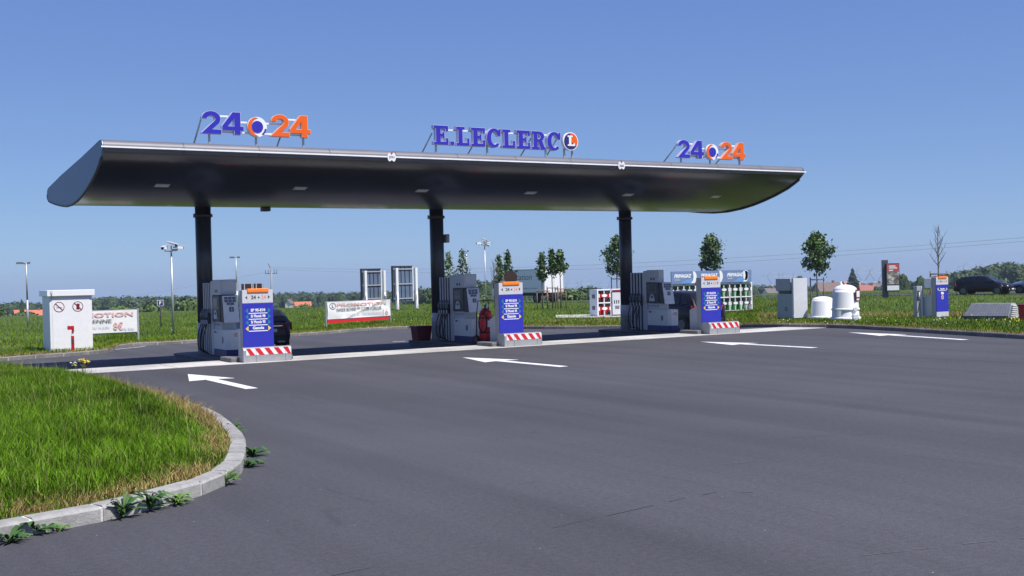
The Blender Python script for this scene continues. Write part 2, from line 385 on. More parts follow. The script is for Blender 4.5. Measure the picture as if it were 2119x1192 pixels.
def kerb_run(name, line, stone, w_, h_, zf, side, label, matn='kerb_concrete', gap=.012):
    """kerb stones laid along a line; side = +1 when the verge lies to the left of the walking direction"""
    P = resample(line, stone)
    core = MB(); norms = []
    for i, p in enumerate(P):
        d = (P[min(i+1,len(P)-1)]-P[max(i-1,0)]).normalized(); norms.append(Vector((-d.y, d.x))*side)
    c0 = []
    for p, nn in zip(P, norms):
        z = zf(p.x, p.y)
        a = p+nn*.012; b = p+nn*(w_-.012)
        c0 += [(a.x,a.y,z-.1),(a.x,a.y,z+h_-.022),(b.x,b.y,z+h_-.006),(b.x,b.y,z-.1)]
    core.v = c0
    for i in range(len(P)-1):
        for k in range(3): core.face((i*4+k, i*4+k+1, i*4+5+k, i*4+4+k))
    root = struct(core.build(name, 'mortar'))
    root['label'] = label
    cnt = 0
    for i in range(len(P)-1):
        a, b = P[i], P[i+1]; d = (b-a).normalized(); L_ = (b-a).length
        mid = (a+b)/2
        if mid.length > 75 or not (-8 < math.degrees(math.atan2(mid.x, mid.y)) < 70): continue
        mb = MB(); pts = []
        jit = R_.uniform(-.006,.006)
        for q, nn, sg in ((a, norms[i], 1), (b, norms[i+1], -1)):
            q = q+d*(gap*sg); z = zf(q.x, q.y)+jit
            for u, v in ((0,-.05),(.004,h_-.03),(.03,h_),(w_,h_),(w_,-.05)):
                r = q+nn*u; pts.append((r.x, r.y, z+v))
        mb.add(pts, [(i_, (i_+1) % 5, 5+(i_+1) % 5, 5+i_) for i_ in range(5)]+[(4,3,2,1,0),(5,6,7,8,9)])
        mb.build('kerb_stone', matn, root); cnt += 1
    return root
kerb_run('kerb_forecourt', EDGE, 1.0, .15, .14, terr, 1, 'concrete kerb round the far side of the forecourt', 'kerb_concrete_shaded')

# foreground grass island on the left with its curved kerb
IPX = [(-150,1150),(35,1113),(148,1092.7),(225,1077.5),(338,1049),(428,1023.6),(470,1004),(497,986),(507,966.6),(511,945),(510,930),(503.7,915),(482.6,894),(458,875),(428,861)]
IV = [Vector(gp(*p)[:2]) for p in IPX]
ISL = [Vector((-9,9.4)), Vector((-3.5,9.7))]+IV+[Vector(p) for p in [(5.66,20.5),(5.68,22.5),(5.55,24.5),(5.2,26.5),(4.6,28.6),(3.6,30.6),(2.1,32.4),(-1,34.2),(-6,35)]]
ISL = smooth_poly(ISL, 2)
def isl_d(p):      # distance to the kerb line
    best = 1e9
    for a, b in zip(ISL[:-1], ISL[1:]):
        ab = b-a; t = max(0, min(1, (p-a).dot(ab)/ab.length_squared)); best = min(best, (p-a-ab*t).length)
    return best
kerb_run('kerb_island', ISL, .68, .20, .15, lambda x, y: 0., 1, 'curved concrete kerb with white joints round the foreground grass', gap=.016)
IC = Vector((-3, 21))
def isl_z(d, y=0): return .135+.30*ss(0, 3.2-1.9*ss(13.5, 17, y), d)
mb = MB(); rows = 12; n = len(ISL)
for r in range(rows+1):
    t = (r/rows)**1.6
    for p in ISL:
        q = (p+(IC-p).normalized()*.17).lerp(IC, t); d = isl_d(q) if r < rows else 9
        mb.v.append((q.x, q.y, isl_z(max(0, d-.17), q.y)+.04*math.sin(q.x*2.1)*math.sin(q.y*1.7)*ss(.3,1.5,d)))
for r in range(rows):
    for k in range(n-1): mb.face((r*n+k, r*n+k+1, (r+1)*n+k+1, (r+1)*n+k), 0, True)
struct(mb.build('grass_island', 'turf'))

# blades
def blades(name, pts, hts, wid, m, label, lean=.45, seed=1, segs=2, kind='stuff'):
    rng = np.random.default_rng(seed); P = np.asarray(pts, np.float32); n = len(P); hts = np.asarray(hts, np.float32)
    a = rng.uniform(0, 2*np.pi, n); dx = np.cos(a); dy = np.sin(a)
    la = rng.uniform(0, 2*np.pi, n); ll = hts*rng.uniform(.05, lean, n)
    wv = wid*rng.uniform(.6, 1.4, n)
    top = P+np.stack([np.cos(la)*ll, np.sin(la)*ll, hts], 1)
    w3 = np.stack([dx*wv/2, dy*wv/2, np.zeros(n)], 1)
    if segs == 1:
        V = np.stack([P-w3, P+w3, top], 1).reshape(-1, 3); nv = 3; loops = np.arange(n*3); starts = np.arange(n)*3; tot = np.full(n, 3)
    else:
        mid = P+np.stack([np.cos(la)*ll*.3, np.sin(la)*ll*.3, hts*.6], 1)
        V = np.stack([P-w3, P+w3, mid+w3*.75, mid-w3*.75, top], 1).reshape(-1, 3)
        base = np.arange(n)[:, None]*5
        loops = np.concatenate([base+np.array([[0,1,2,3]]), base+np.array([[3,2,4]])], 1).reshape(-1)
        tot = np.tile([4,3], n); starts = np.concatenate([[0], np.cumsum(tot)[:-1]])
    me = bpy.data.meshes.new(name); me.vertices.add(len(V)); me.vertices.foreach_set('co', V.astype(np.float32).reshape(-1))
    me.loops.add(len(loops)); me.loops.foreach_set('vertex_index', loops.astype(np.int32))
    me.polygons.add(len(starts)); me.polygons.foreach_set('loop_start', starts.astype(np.int32)); me.polygons.foreach_set('loop_total', tot.astype(np.int32))
    me.materials.append(M[m]); me.update(calc_edges=True)
    o = bpy.data.objects.new(name, me); COL.objects.link(o); struct(o, kind); o['label'] = label
    return o
rg = random.Random(3)
green, gh, dry, dh = [], [], [], []
from mathutils import noise as NZ
tri = []
while len(green) < 130000:
    x = rg.uniform(-2.5, 5.8); y = 10.6+23*rg.random()**1.25
    p = Vector((x, y))
    if x/y < .05: continue
    # inside: to the left of the kerb polyline
    key = (round(x, 1), round(y, 1))
    d = tri_cache.get(key) if 'tri_cache' in globals() else None
    if 'tri_cache' not in globals(): tri_cache = {}
    if d is None:
        q = Vector(key); ins = False
        poly = ISL
        for i in range(len(poly)):
            a, b = poly[i], poly[(i+1) % len(poly)]
            if (a.y > q.y) != (b.y > q.y) and q.x < (b.x-a.x)*(q.y-a.y)/(b.y-a.y)+a.x: ins = not ins
        d = isl_d(q) if ins else -1
        tri_cache[key] = d
    if d < .24: continue
    z = isl_z(d-.17, y)-.01
    nz = NZ.noise(Vector((x*.9, y*.6, 0)))+.5*NZ.noise(Vector((x*2.7, y*2.1, 5)))
    dryness = 1-ss(.22, .95+.5*nz, d)
    # the rounded nose and the lower edge are the driest
    if rg.random() < dryness*(.95 if nz > -.35 else .45):
        dry.append((x, y, z)); dh.append(rg.uniform(.03,.10)*(1+.8*max(0,nz))*(1+1.0*ss(14,18,y)))
    else:
        green.append((x, y, z)); gh.append(rg.uniform(.07,.20)*(.75+.25*ss(.2,1.5,d))*(1+.5*nz))
blades('grass_blades', green, gh, .009, 'grass', 'tall green grass on the foreground island', .9, 1)
st_ = [p for p in green if rg.random() < .022]
blades('seed_stalks', st_, [rg.uniform(.16,.36) for _ in st_], .006, 'seed_stalk', 'pale seed stalks standing above the island grass', .5, 9)
blades('dry_grass', dry, dh, .010, 'dry_grass', 'dry straw-coloured grass along the island kerb', 1.3, 2)
# verge grass (coarser, thinning with distance)
gv, gvh, dv, dvh, fl_w, fl_y = [], [], [], [], [], []
cum = []; tot_ = 0
view = [i for i in range(len(EDGE)-1) if -2 < math.degrees(math.atan2(EDGE[i].x, EDGE[i].y)) < 62]
for _ in range(150000):
    i = rg.choice(view); e = EDGE[i].lerp(EDGE[i+1], rg.random())
    u = .18+70*rg.random()**2.2
    p = e+e.normalized()*u; z = vz(p.x, p.y)-.01
    nz = NZ.noise(Vector((p.x*.35, p.y*.35, 1)))+.5*NZ.noise(Vector((p.x*1.3, p.y*1.3, 7)))
    big = 1+.012*u
    if rg.random() < (1-ss(.2, 1.1+.9*nz, u))*.9 or (nz > .55 and rg.random() < .6):
        dv.append((p.x, p.y, z)); dvh.append(rg.uniform(.04,.13)*big)
    else:
        gv.append((p.x, p.y, z)); gvh.append(rg.uniform(.05,.15)*big*(1+.5*nz))
for _ in range(5000):      # the worn straw-coloured band behind the tanks and boxes
    p = gp(rg.uniform(1570, 2119), rg.uniform(650, 657.5), .115)
    if NZ.noise(Vector((p.x*.5, p.y*.5, 3))) > -.25: dv.append((p.x, p.y, vz(p.x, p.y)-.01)); dvh.append(rg.uniform(.08,.22))
for _ in range(2500):
    p = gp(rg.uniform(1100, 1640), rg.uniform(662, 668), .115)
    if NZ.noise(Vector((p.x*.5, p.y*.5, 3))) > -.05: dv.append((p.x, p.y, vz(p.x, p.y)-.01)); dvh.append(rg.uniform(.08,.20))
blades('verge_grass', gv, gvh, .035, 'grass_verge', 'rough green grass of the verge behind the forecourt', .8, 4, 1)
blades('verge_dry_grass', dv, dvh, .03, 'dry_grass', 'straw-coloured grass on the verge behind the kerb', 1.2, 5, 1)

# small daisies and dandelions (far too many to count) on the verge by the tanks
def flowers(name, spots, r, m, label):
    mb = MB()
    for x, y, z in spots:
        mb.add([(x+r*math.cos(t), y+r*.3*math.sin(t), z+r*math.sin(t)) for t in (0,1.05,2.1,3.14,4.2,5.24)], [(0,1,2,3,4,5)])
    o = struct(mb.build(name, m), 'stuff'); o['label'] = label
def spots(n, px0, px1, py0, py1):
    o = []
    for _ in range(n):
        p = gp(rg.uniform(px0, px1), rg.uniform(py0, py1)); o.append((p.x, p.y, vz(p.x, p.y)+rg.uniform(.1,.22)))
    return o
flowers('daisies', spots(45, 1600, 2119, 664, 684)+spots(8, 1690, 1740, 650, 662)+spots(12, 100, 800, 668, 700), .016, 'flower_white', 'small white daisies dotted over the verge grass')
flowers('dandelions', spots(9, 2060, 2110, 676, 682)+spots(20, 500, 1250, 650, 672)+spots(12, 1650, 2000, 620, 650), .022, 'flower_yellow', 'yellow dandelions dotted over the verge grass')

# concrete strip in slabs, with joints
def strip_corner(y): return 32.15 if y > 31 else 32.35
xs = [2.2+3.0*i for i in range(10)]+[32.15]
base = MB(); base.add([(1.6,30.3,.003),(32.3,30.3,.003),(32.3,32.1,.003),(1.6,32.1,.003)], [(0,1,2,3)])
cs = struct(base.build('concrete_strip', 'concrete_grey'))
for a, b in zip(xs[:-1], xs[1:]):
    MB().box(a+.014, b-.014, 30.31+R_.uniform(0,.02), 32.09, -.03, .009).build('slab', 'concrete', cs)
# road arrows
ARW = [((388.5,774.6),(520.6,804.5)),((957,740),(1166,759)),((1449,707.5),(1685,720)),((1755.5,688),(1997,703.4))]
for tip, tail in ARW:
    a = gp(*tip); b = gp(*tail); d = Vector((b.x-a.x, b.y-a.y)); L_ = d.length; d.normalize(); q = Vector((-d.y, d.x))
    pts = [(0,0),(.42*L_,-.52),(.40*L_,-.13),(L_,-.13),(L_,.13),(.40*L_,.13),(.42*L_,.52)]
    mb = MB(); mb.plate([[(x, y) for x, y in pts]], (a.x, a.y, .003), (d.x,d.y,0), (q.x,q.y,0), .004)
    mb.build('arrow_marking', 'road_paint', asph)
# paving seams: broken thin lines where two laid strips of asphalt meet
mat('seam_dark', (.046,.046,.054), .9, var=.2); mat('seam_pale', (.115,.114,.122), .9, var=.3)
for (a_, b_, m_) in (((690,1192),(1560,1000),'seam_dark'), ((720,1034),(2119,902),'seam_pale'), ((1780,1150),(2119,1112),'seam_pale'), ((1640,906),(1830,898),'seam_dark'), ((985,894),(1010,892),'seam_dark'), ((1535,1021),(1560,1020),'seam_dark')):
    a = gp(*a_); b = gp(*b_); d = Vector((b.x-a.x, b.y-a.y, 0)); L_ = d.length; d.normalize(); q = Vector((-d.y, d.x, 0)); t = 0; mb = MB(); rs = random.Random(int(a_[0]))
    while t < L_:
        l_ = rs.uniform(.15,.7); w_ = rs.uniform(.003,.009)
        if rs.random() < .62:
            o = a+d*t+q*rs.uniform(-.03,.03); o2 = o+d*min(l_, L_-t)+q*rs.uniform(-.02,.02)
            mb.add([(p.x, p.y, terr(p.x,p.y)+.004) for p in (o-q*w_, o2-q*w_*.6, o2+q*w_*.6, o+q*w_)], [(0,1,2,3)])
        t += l_+rs.uniform(.0,.25)
    mb.build('paving_seam', m_, asph)
# further white marks on the lane behind the pumps
for (x0,y0),(x1,y1) in [((812,708),(838,707)),((205,727),(300,717.5))]:
    a = gp(x0,y0); b = gp(x1,y1); d = (b-a); d.z = 0; d.normalize(); q = Vector((-d.y,d.x,0))*.06
    MB().add([a-q+Vector((0,0,.012)), b-q+Vector((0,0,.012)), b+q+Vector((0,0,.012)), a+q+Vector((0,0,.012))], [(0,1,2,3)]).build('lane_line', 'road_paint', asph)
# concrete pads for the gas cages and for the tanks
def pad(name, corners, z, m='concrete'):
    q = [gp(*c) for c in corners]; mb = MB(); N = 12
    for i in range(N+1):
        for j in range(3):
            p = q[0].lerp(q[3], i/N).lerp(q[1].lerp(q[2], i/N), j/2); mb.v.append((p.x, p.y, vz(p.x, p.y)+z+.03))
    for i in range(N):
        for j in range(2): mb.face((i*3+j, i*3+3+j, i*3+4+j, i*3+1+j))
    return struct(mb.build(name, m))
# ------------------------------------------------------------------ canopy
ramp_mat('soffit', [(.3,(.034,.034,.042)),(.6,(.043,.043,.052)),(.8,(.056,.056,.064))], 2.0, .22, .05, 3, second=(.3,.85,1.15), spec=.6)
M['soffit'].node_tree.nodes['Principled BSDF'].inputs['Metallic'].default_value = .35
mat('roof_metal', (.135,.135,.16), .5, .1, var=.08, scale=1.5)
mat('column_paint', (.055,.055,.066), .35, .1, var=.12, scale=3)
mat('white_line', (.85,.85,.86), .35)
mat('island_dark', (.14,.14,.145), .85, var=.2, scale=4, bump=.25)
mat('terminal_white', (.70,.71,.75), .4, var=.03)
mat('lcd', (.12,.12,.17), .3); mat('noz_grey', (.16,.19,.21), .45)
mat('pale_orange', (.80,.30,.18), .5)
mat('steel_dull', (.36,.37,.38), .5, .3, var=.08)
CX0, CX1 = 6.3, 30.12
BOT = [(29.47,5.50),(29.62,5.38),(29.85,5.26),(30.2,5.10),(30.82,4.90),(31.4,4.75),(31.95,4.63),(32.6,4.53),(33.4,4.465),(34.2,4.47),(34.94,4.53),(35.9,4.64),(36.6,4.74),(36.95,4.80),(37.12,4.90),(37.16,5.0)]
TOP = [(37.16,5.0),(37.12,5.10),(36.95,5.17),(34.8,5.38),(31.94,5.60),(29.75,5.80),(29.58,5.80),(29.46,5.75),(29.41,5.66),(29.41,5.56),(29.47,5.50)]
can = empty('station_canopy', (18.2, 33.4, 0), label='long dark wing-shaped petrol station canopy on three round columns', cat='canopy')
def loc(o, parent):      # keep world position under a parent at an offset
    o.parent = parent; o.matrix_parent_inverse = Matrix.Translation(-parent.location); return o
def surf(prof, x0, x1, name, m, nx=1, flip=False, parent=can):
    mb = MB(); n = len(prof)
    for i in range(nx+1):
        x = x0+(x1-x0)*i/nx; mb.v.extend((x, y, z) for y, z in prof)
    for i in range(nx):
        for k in range(n-1):
            f = (i*n+k, i*n+k+1, (i+1)*n+k+1, (i+1)*n+k); mb.face(f[::-1] if flip else f, 0, True)
    return loc(mb.build(name, m), parent)
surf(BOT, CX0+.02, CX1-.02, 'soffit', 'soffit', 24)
xs = [CX0+(CX1-CX0)*i/12 for i in range(13)]
for a, b in zip(xs[:-1], xs[1:]):
    surf(TOP, a+.006, b-.006, 'roof_panel', 'roof_metal', 1)
inner = [(y+(33.3-y)*.004, z+(5.1-z)*.02) for y, z in TOP[1:-1]]
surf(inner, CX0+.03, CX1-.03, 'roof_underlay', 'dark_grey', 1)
ring = BOT+TOP[1:-1]
for x, nm in ((CX0, 'left'), (CX1, 'right')):
    mb = MB(); mb.prism([(y, z) for y, z in ring], x-.02, x+.02, 'x')
    loc(mb.build('end_plate', 'plate_sky_tint' if nm == 'left' else 'column_paint'), can)
# black edge bead along the lower edge of the end plates
for x in (CX0, CX1):
    mb = MB(); mb.tube([(x, y, z-.02) for y, z in BOT[1:]], .035, 6); loc(mb.build('edge_bead', 'dark_grey'), can)
mb = MB(); mb.box(CX0-.05, CX1+.1, 29.385, 29.405, 5.592, 5.632); loc(mb.build('white_trim', 'white_line'), can)
COLX = [10.72, 19.01, 27.30]; COLY = 36.15
for i, x in enumerate(COLX):
    zc = terr(x, COLY)
    mb = MB(); mb.cyl((x,COLY,zc+1.16), (x,COLY,4.75), .245, .245, 28)
    c = loc(mb.build('column', 'column_paint'), can)
    mb = MB(); mb.lathe([(.25,4.27),(.30,4.29),(.30,4.36),(.25,4.38)], (x,COLY,0), 28)
    for a in (20, 140, 260):
        t = math.radians(a); mb.cyl((x+.29*math.cos(t), COLY+.29*math.sin(t), 4.27), (x+.29*math.cos(t), COLY+.29*math.sin(t), 4.40), .03, n=8)
    k = mb.build('collar', 'column_paint'); k.parent = c
    mb = MB(); mb.lathe([(.262,zc-.05),(.262,zc+.72),(.256,zc+.74)], (x,COLY,0), 28); k = mb.build('concrete_sleeve', 'concrete_grey'); k.parent = c
    mb = MB(); mb.lathe([(.257,zc+.74),(.257,zc+1.15),(.246,zc+1.16)], (x,COLY,0), 28); k = mb.build('painted_sleeve', 'light_grey'); k.parent = c
    if i == 1:
        mb = MB(); mb.box(x+.25, x+.38, COLY-.25, COLY-.02, 3.42, 3.72, 0, .02); k = mb.build('loudspeaker', 'grey_paint'); k.parent = c
# downlights let into the soffit
def soffit_z(y):
    for (a, za), (b, zb) in zip(BOT[:-1], BOT[1:]):
        if a <= y <= b: return za+(zb-za)*(y-a)/(b-a)
for i in range(6):
    x = 8.15+3.87*i; y = 31.1; z = soffit_z(y); sl = math.atan2(soffit_z(y+.2)-soffit_z(y-.2), .4)
    mb = MB(); mb.box(-.19,.19,-.11,.11,-.015,.03, 0, .006); mb.box(-.155,.155,-.08,.08,-.021,-.012, 1)
    mtx = Matrix.Translation((x, y, z)) @ Matrix.Rotation(sl, 4, 'X')
    mb.xf(mtx); loc(mb.build('downlight', ['grey_paint','lamp_lens']), can)
for x in (12.1,):
    mb = MB(); mb.box(x-.12, x+.12, 34.1, 34.4, 4.36, 4.48, 0, .02); loc(mb.build('soffit_camera', 'dark_grey'), can)
# small white roundels on the fascia
for x in (14.08, 22.09):
    r = .125; mb = MB(); o = (x, 29.38, 5.60)
    L_ = arc(-.05, 0, .08, r, 100, 260, 12)+[(0,-.08)]+arc(.05, 0, .08, r, -80, 80, 12)+[(0,.08)]
    mb.plate([L_], o, (1,0,0), (0,0,1), .02, 0)
    mb.plate([[(-.035,r-.01),(0,.07),(.035,r-.01),(0,r+.02)]], (x,29.359,5.60), (1,0,0), (0,0,1), .006, 1)
    text(mb, '360' if x > 20 else 'JOU', (x-.085, 29.359, 5.555), (1,0,0), (0,0,1), .17, .08, 2, .02)
    loc(mb.build('roundel', ['white_gloss','bright_red','dark_grey']), can)

# ------------------------------------------------------------------ roof signs
GL = {}
GL['E'] = ([[(0,0),(.86,0),(.86,.37),(.70,.37),(.70,.18),(.42,.18),(.42,.42),(.50,.42),(.50,.33),(.64,.33),(.64,.67),(.50,.67),(.50,.59),(.42,.59),(.42,.82),(.70,.82),(.70,.70),(.86,.70),(.86,1),(0,1),(0,.84),(.13,.84),(.13,.16),(0,.16)]], .86)
GL['L'] = ([[(0,0),(.84,0),(.84,.42),(.67,.42),(.67,.18),(.42,.18),(.42,.84),(.56,.84),(.56,1),(0,1),(0,.84),(.13,.84),(.13,.16),(0,.16)]], .84)
GL['C'] = ([[(.72,.60),(.90,.60),(.90,1),(.78,1),(.76,.93)]+arc(.47,.5,.47,.52,58,318,24)+arc(.50,.5,.20,.34,318,62,18)], .90)
GL['R'] = ([[(0,0),(.55,0),(.55,.16),(.42,.16),(.42,.42),(.47,.42),(.62,0),(.97,0),(.97,.16),(.88,.16),(.74,.47)]+arc(.52,.725,.36,.275,-50,90,10)+[(0,1),(0,.84),(.13,.84),(.13,.16),(0,.16)], [(.42,.84),(.50,.84),(.575,.80),(.60,.715),(.575,.63),(.50,.585),(.42,.585)]], .97)
GL['.'] = ([rect(0,.24,0,.22)], .24)
GL['2'] = ([[(0,0),(.72,0),(.72,.21),(.40,.21),(.60,.43)]+arc(.355,.66,.345,.34,-32,180,20)+arc(.355,.66,.135,.13,180,-38,14)+[(0,.05)]], .72)
GL['4'] = ([[(.43,0),(.67,0),(.67,.18),(.78,.18),(.78,.38),(.67,.38),(.67,1),(.38,1),(0,.38),(0,.18),(.43,.18)], [(.43,.38),(.23,.38),(.43,.69)]], .78)
def glyph(ch, x, y, z, h_, w_, face, rim, parent, name):
    loops, gw = GL[ch]; sx = w_/gw
    Ls = [[(px*sx, pz*h_) for px, pz in l] for l in loops]
    mb = MB(); mb.plate(Ls, (x, y, z), (1,0,0), (0,0,1), .13, 0, 0, True)
    mb.plate([inset(l, .011) for l in Ls], (x, y-.131, z), (1,0,0), (0,0,1), .008, 1)
    return loc(mb.build(name, [rim, face]), parent)
SY = 30.3
def roofz(y): return 5.80+(5.60-5.80)*(y-29.75)/(31.94-29.75)
def post(parent, x, z1, brace_dx=None):
    mb = MB(); mb.box(x-.025, x+.025, SY-.02, SY+.03, roofz(SY)-.01, z1); mb.box(x-.05, x+.05, SY-.045, SY+.055, roofz(SY)-.02, roofz(SY)+.025)
    loc(mb.build('post', 'galvanised'), parent)
    if brace_dx is not None:
        mb = MB(); mb.tube([(x+brace_dx, SY+.05, z1+.28), (x+brace_dx, SY+1.15, roofz(SY+1.15)-.02)], .025, 6); loc(mb.build('brace', 'steel'), parent)
def rail(parent, x0, x1, z):
    mb = MB(); mb.box(x0, x1, SY+.01, SY+.04, z-.022, z+.022); loc(mb.build('rail', 'white_paint'), parent)
def sign24(x0, z0, label):
    e = empty('roof_sign', (x0, SY, z0), label=label, cat='sign', group='24 hour signs on the canopy roof')
    h_ = .61; w2, w4 = .54, .60
    for ch, x, c, r in (('2',x0,'sign_blue','lilac'),('4',x0+.55,'sign_blue','lilac'),('2',x0+1.90,'sign_orange','pale_pink'),('4',x0+2.45,'sign_orange','pale_pink')):
        glyph(ch, x, SY, z0, h_, w2 if ch == '2' else w4, c, r, e, 'digit')
    # round emblem
    cx, cz = x0+1.52, z0+.24; mb = MB()
    mb.cyl((cx, SY, cz), (cx, SY-.13, cz), .27, n=40, mi=0)
    mb.plate([circle(0,0,.16)], (cx, SY-.135, cz), (1,0,0), (0,0,1), .01, 1)
    mb.plate([arc(0,0,.262,.262,105,255,14)+arc(.075,0,.235,.25,258,102,14)], (cx, SY-.135, cz), (1,0,0), (0,0,1), .008, 2)
    mb.plate([arc(0,0,.262,.262,-50,-12,6)+arc(-.02,0,.232,.235,-10,-52,6)], (cx, SY-.135, cz), (1,0,0), (0,0,1), .008, 1)
    loc(mb.build('emblem', ['white_gloss','sign_blue','sign_orange']), e)
    rail(e, x0+.2, x0+.95, z0+.50); rail(e, x0+.9, x0+2.3, z0+.36); rail(e, x0+.1, x0+2.9, z0+.08); rail(e, x0+2.2, x0+2.9, z0+.50)
    for dx, br in ((.24,-.2),(1.52,None),(2.87,-.5)): post(e, x0+dx, z0+.1, br)
    return e
sign24(8.97, 6.14, 'blue and orange 24 to 24 roof letters beside the end plate')
sign24(25.06, 6.03, 'blue and orange 24 to 24 roof letters at the far end of the canopy')
e = empty('roof_sign', (15.85, SY, 6.12), label='blue slab-serif supermarket name with round logo on canopy roof', cat='sign')
x = 15.84; hh = .575
for ch, wd in zip('E.LECLERC', (.50,.15,.46,.50,.50,.47,.50,.53,.51)):
    glyph(ch, x, SY, 6.115-.006*(x-15.84), hh, wd, 'sign_blue', 'lilac', e, 'letter' if ch != '.' else 'full_stop'); x += wd+(.045 if ch != '.' else .06)
cx, cz, r = 20.72, 6.40, .285; mb = MB()
mb.cyl((cx,SY,cz), (cx,SY-.13,cz), r, n=44, mi=0); mb.plate([circle(0,0,r-.03,40)], (cx,SY-.131,cz), (1,0,0), (0,0,1), .008, 1)
mb.plate([arc(0,0,.25,.25,-38,95,14)+arc(-.02,.0,.05,.05,95,-38,4)], (cx,SY-.14,cz), (1,0,0), (0,0,1), .006, 2)
mb.plate([[(-.13,-.15),(.14,-.15),(.14,-.05),(.06,-.10),(.01,-.10),(.01,.13),(.06,.13),(.06,.18),(-.13,.18),(-.13,.13),(-.08,.13),(-.08,-.10),(-.13,-.10)]], (cx,SY-.147,cz), (1,0,0), (0,0,1), .006, 0)
loc(mb.build('logo_disc', ['white_gloss','dark_blue','sign_orange']), e)
rail(e, 15.9, 20.0, 6.58); rail(e, 15.9, 20.0, 6.18)
for px_, br in ((15.98,-.1),(17.73,-.28),(19.85,-.5),(20.55,-.25),(20.85,None)): post(e, px_, 6.18, br)

# ------------------------------------------------------------------ islands, pumps, totems, guards
PX = [10.745, 19.03, 27.33]
def tri_pt(x, y, s, d): return [(x, y-s), (x+d*s*1.1, y), (x, y+s)][::(1 if d > 0 else -1)]
def make_island(i):
    x = PX[i]; mb = MB()
    prof = [(x-.9,31.0),(x+.9,31.0),(x+.9,36.6)]+[(x+.9*math.cos(math.radians(a)), 36.6+.9*math.sin(math.radians(a))) for a in range(15,180,15)]+[(x-.9,36.6)]
    mb.prism([(u, v) for u, v in prof], -.5, -.02, 'z'); mb.box(x-.9, x+.9, 30.98, 31.95, -.1, .13); o = mb.build('pump_island', 'island_dark', bevel=.03)
    tag(o, ['concrete pump island with the uncovered red-striped guard and no bin', 'concrete pump island carrying the red bin and wheeled extinguisher', 'concrete pump island beside the parked black car with open side'][i], 'island', 'pump islands')
    o['label'] = ['low concrete island under the pump beside the end plate', 'low concrete island carrying the red bin and the wheeled extinguisher', 'low concrete island under the pump nearest the gas bottle cages'][i]
    return o
for i in range(3): make_island(i)

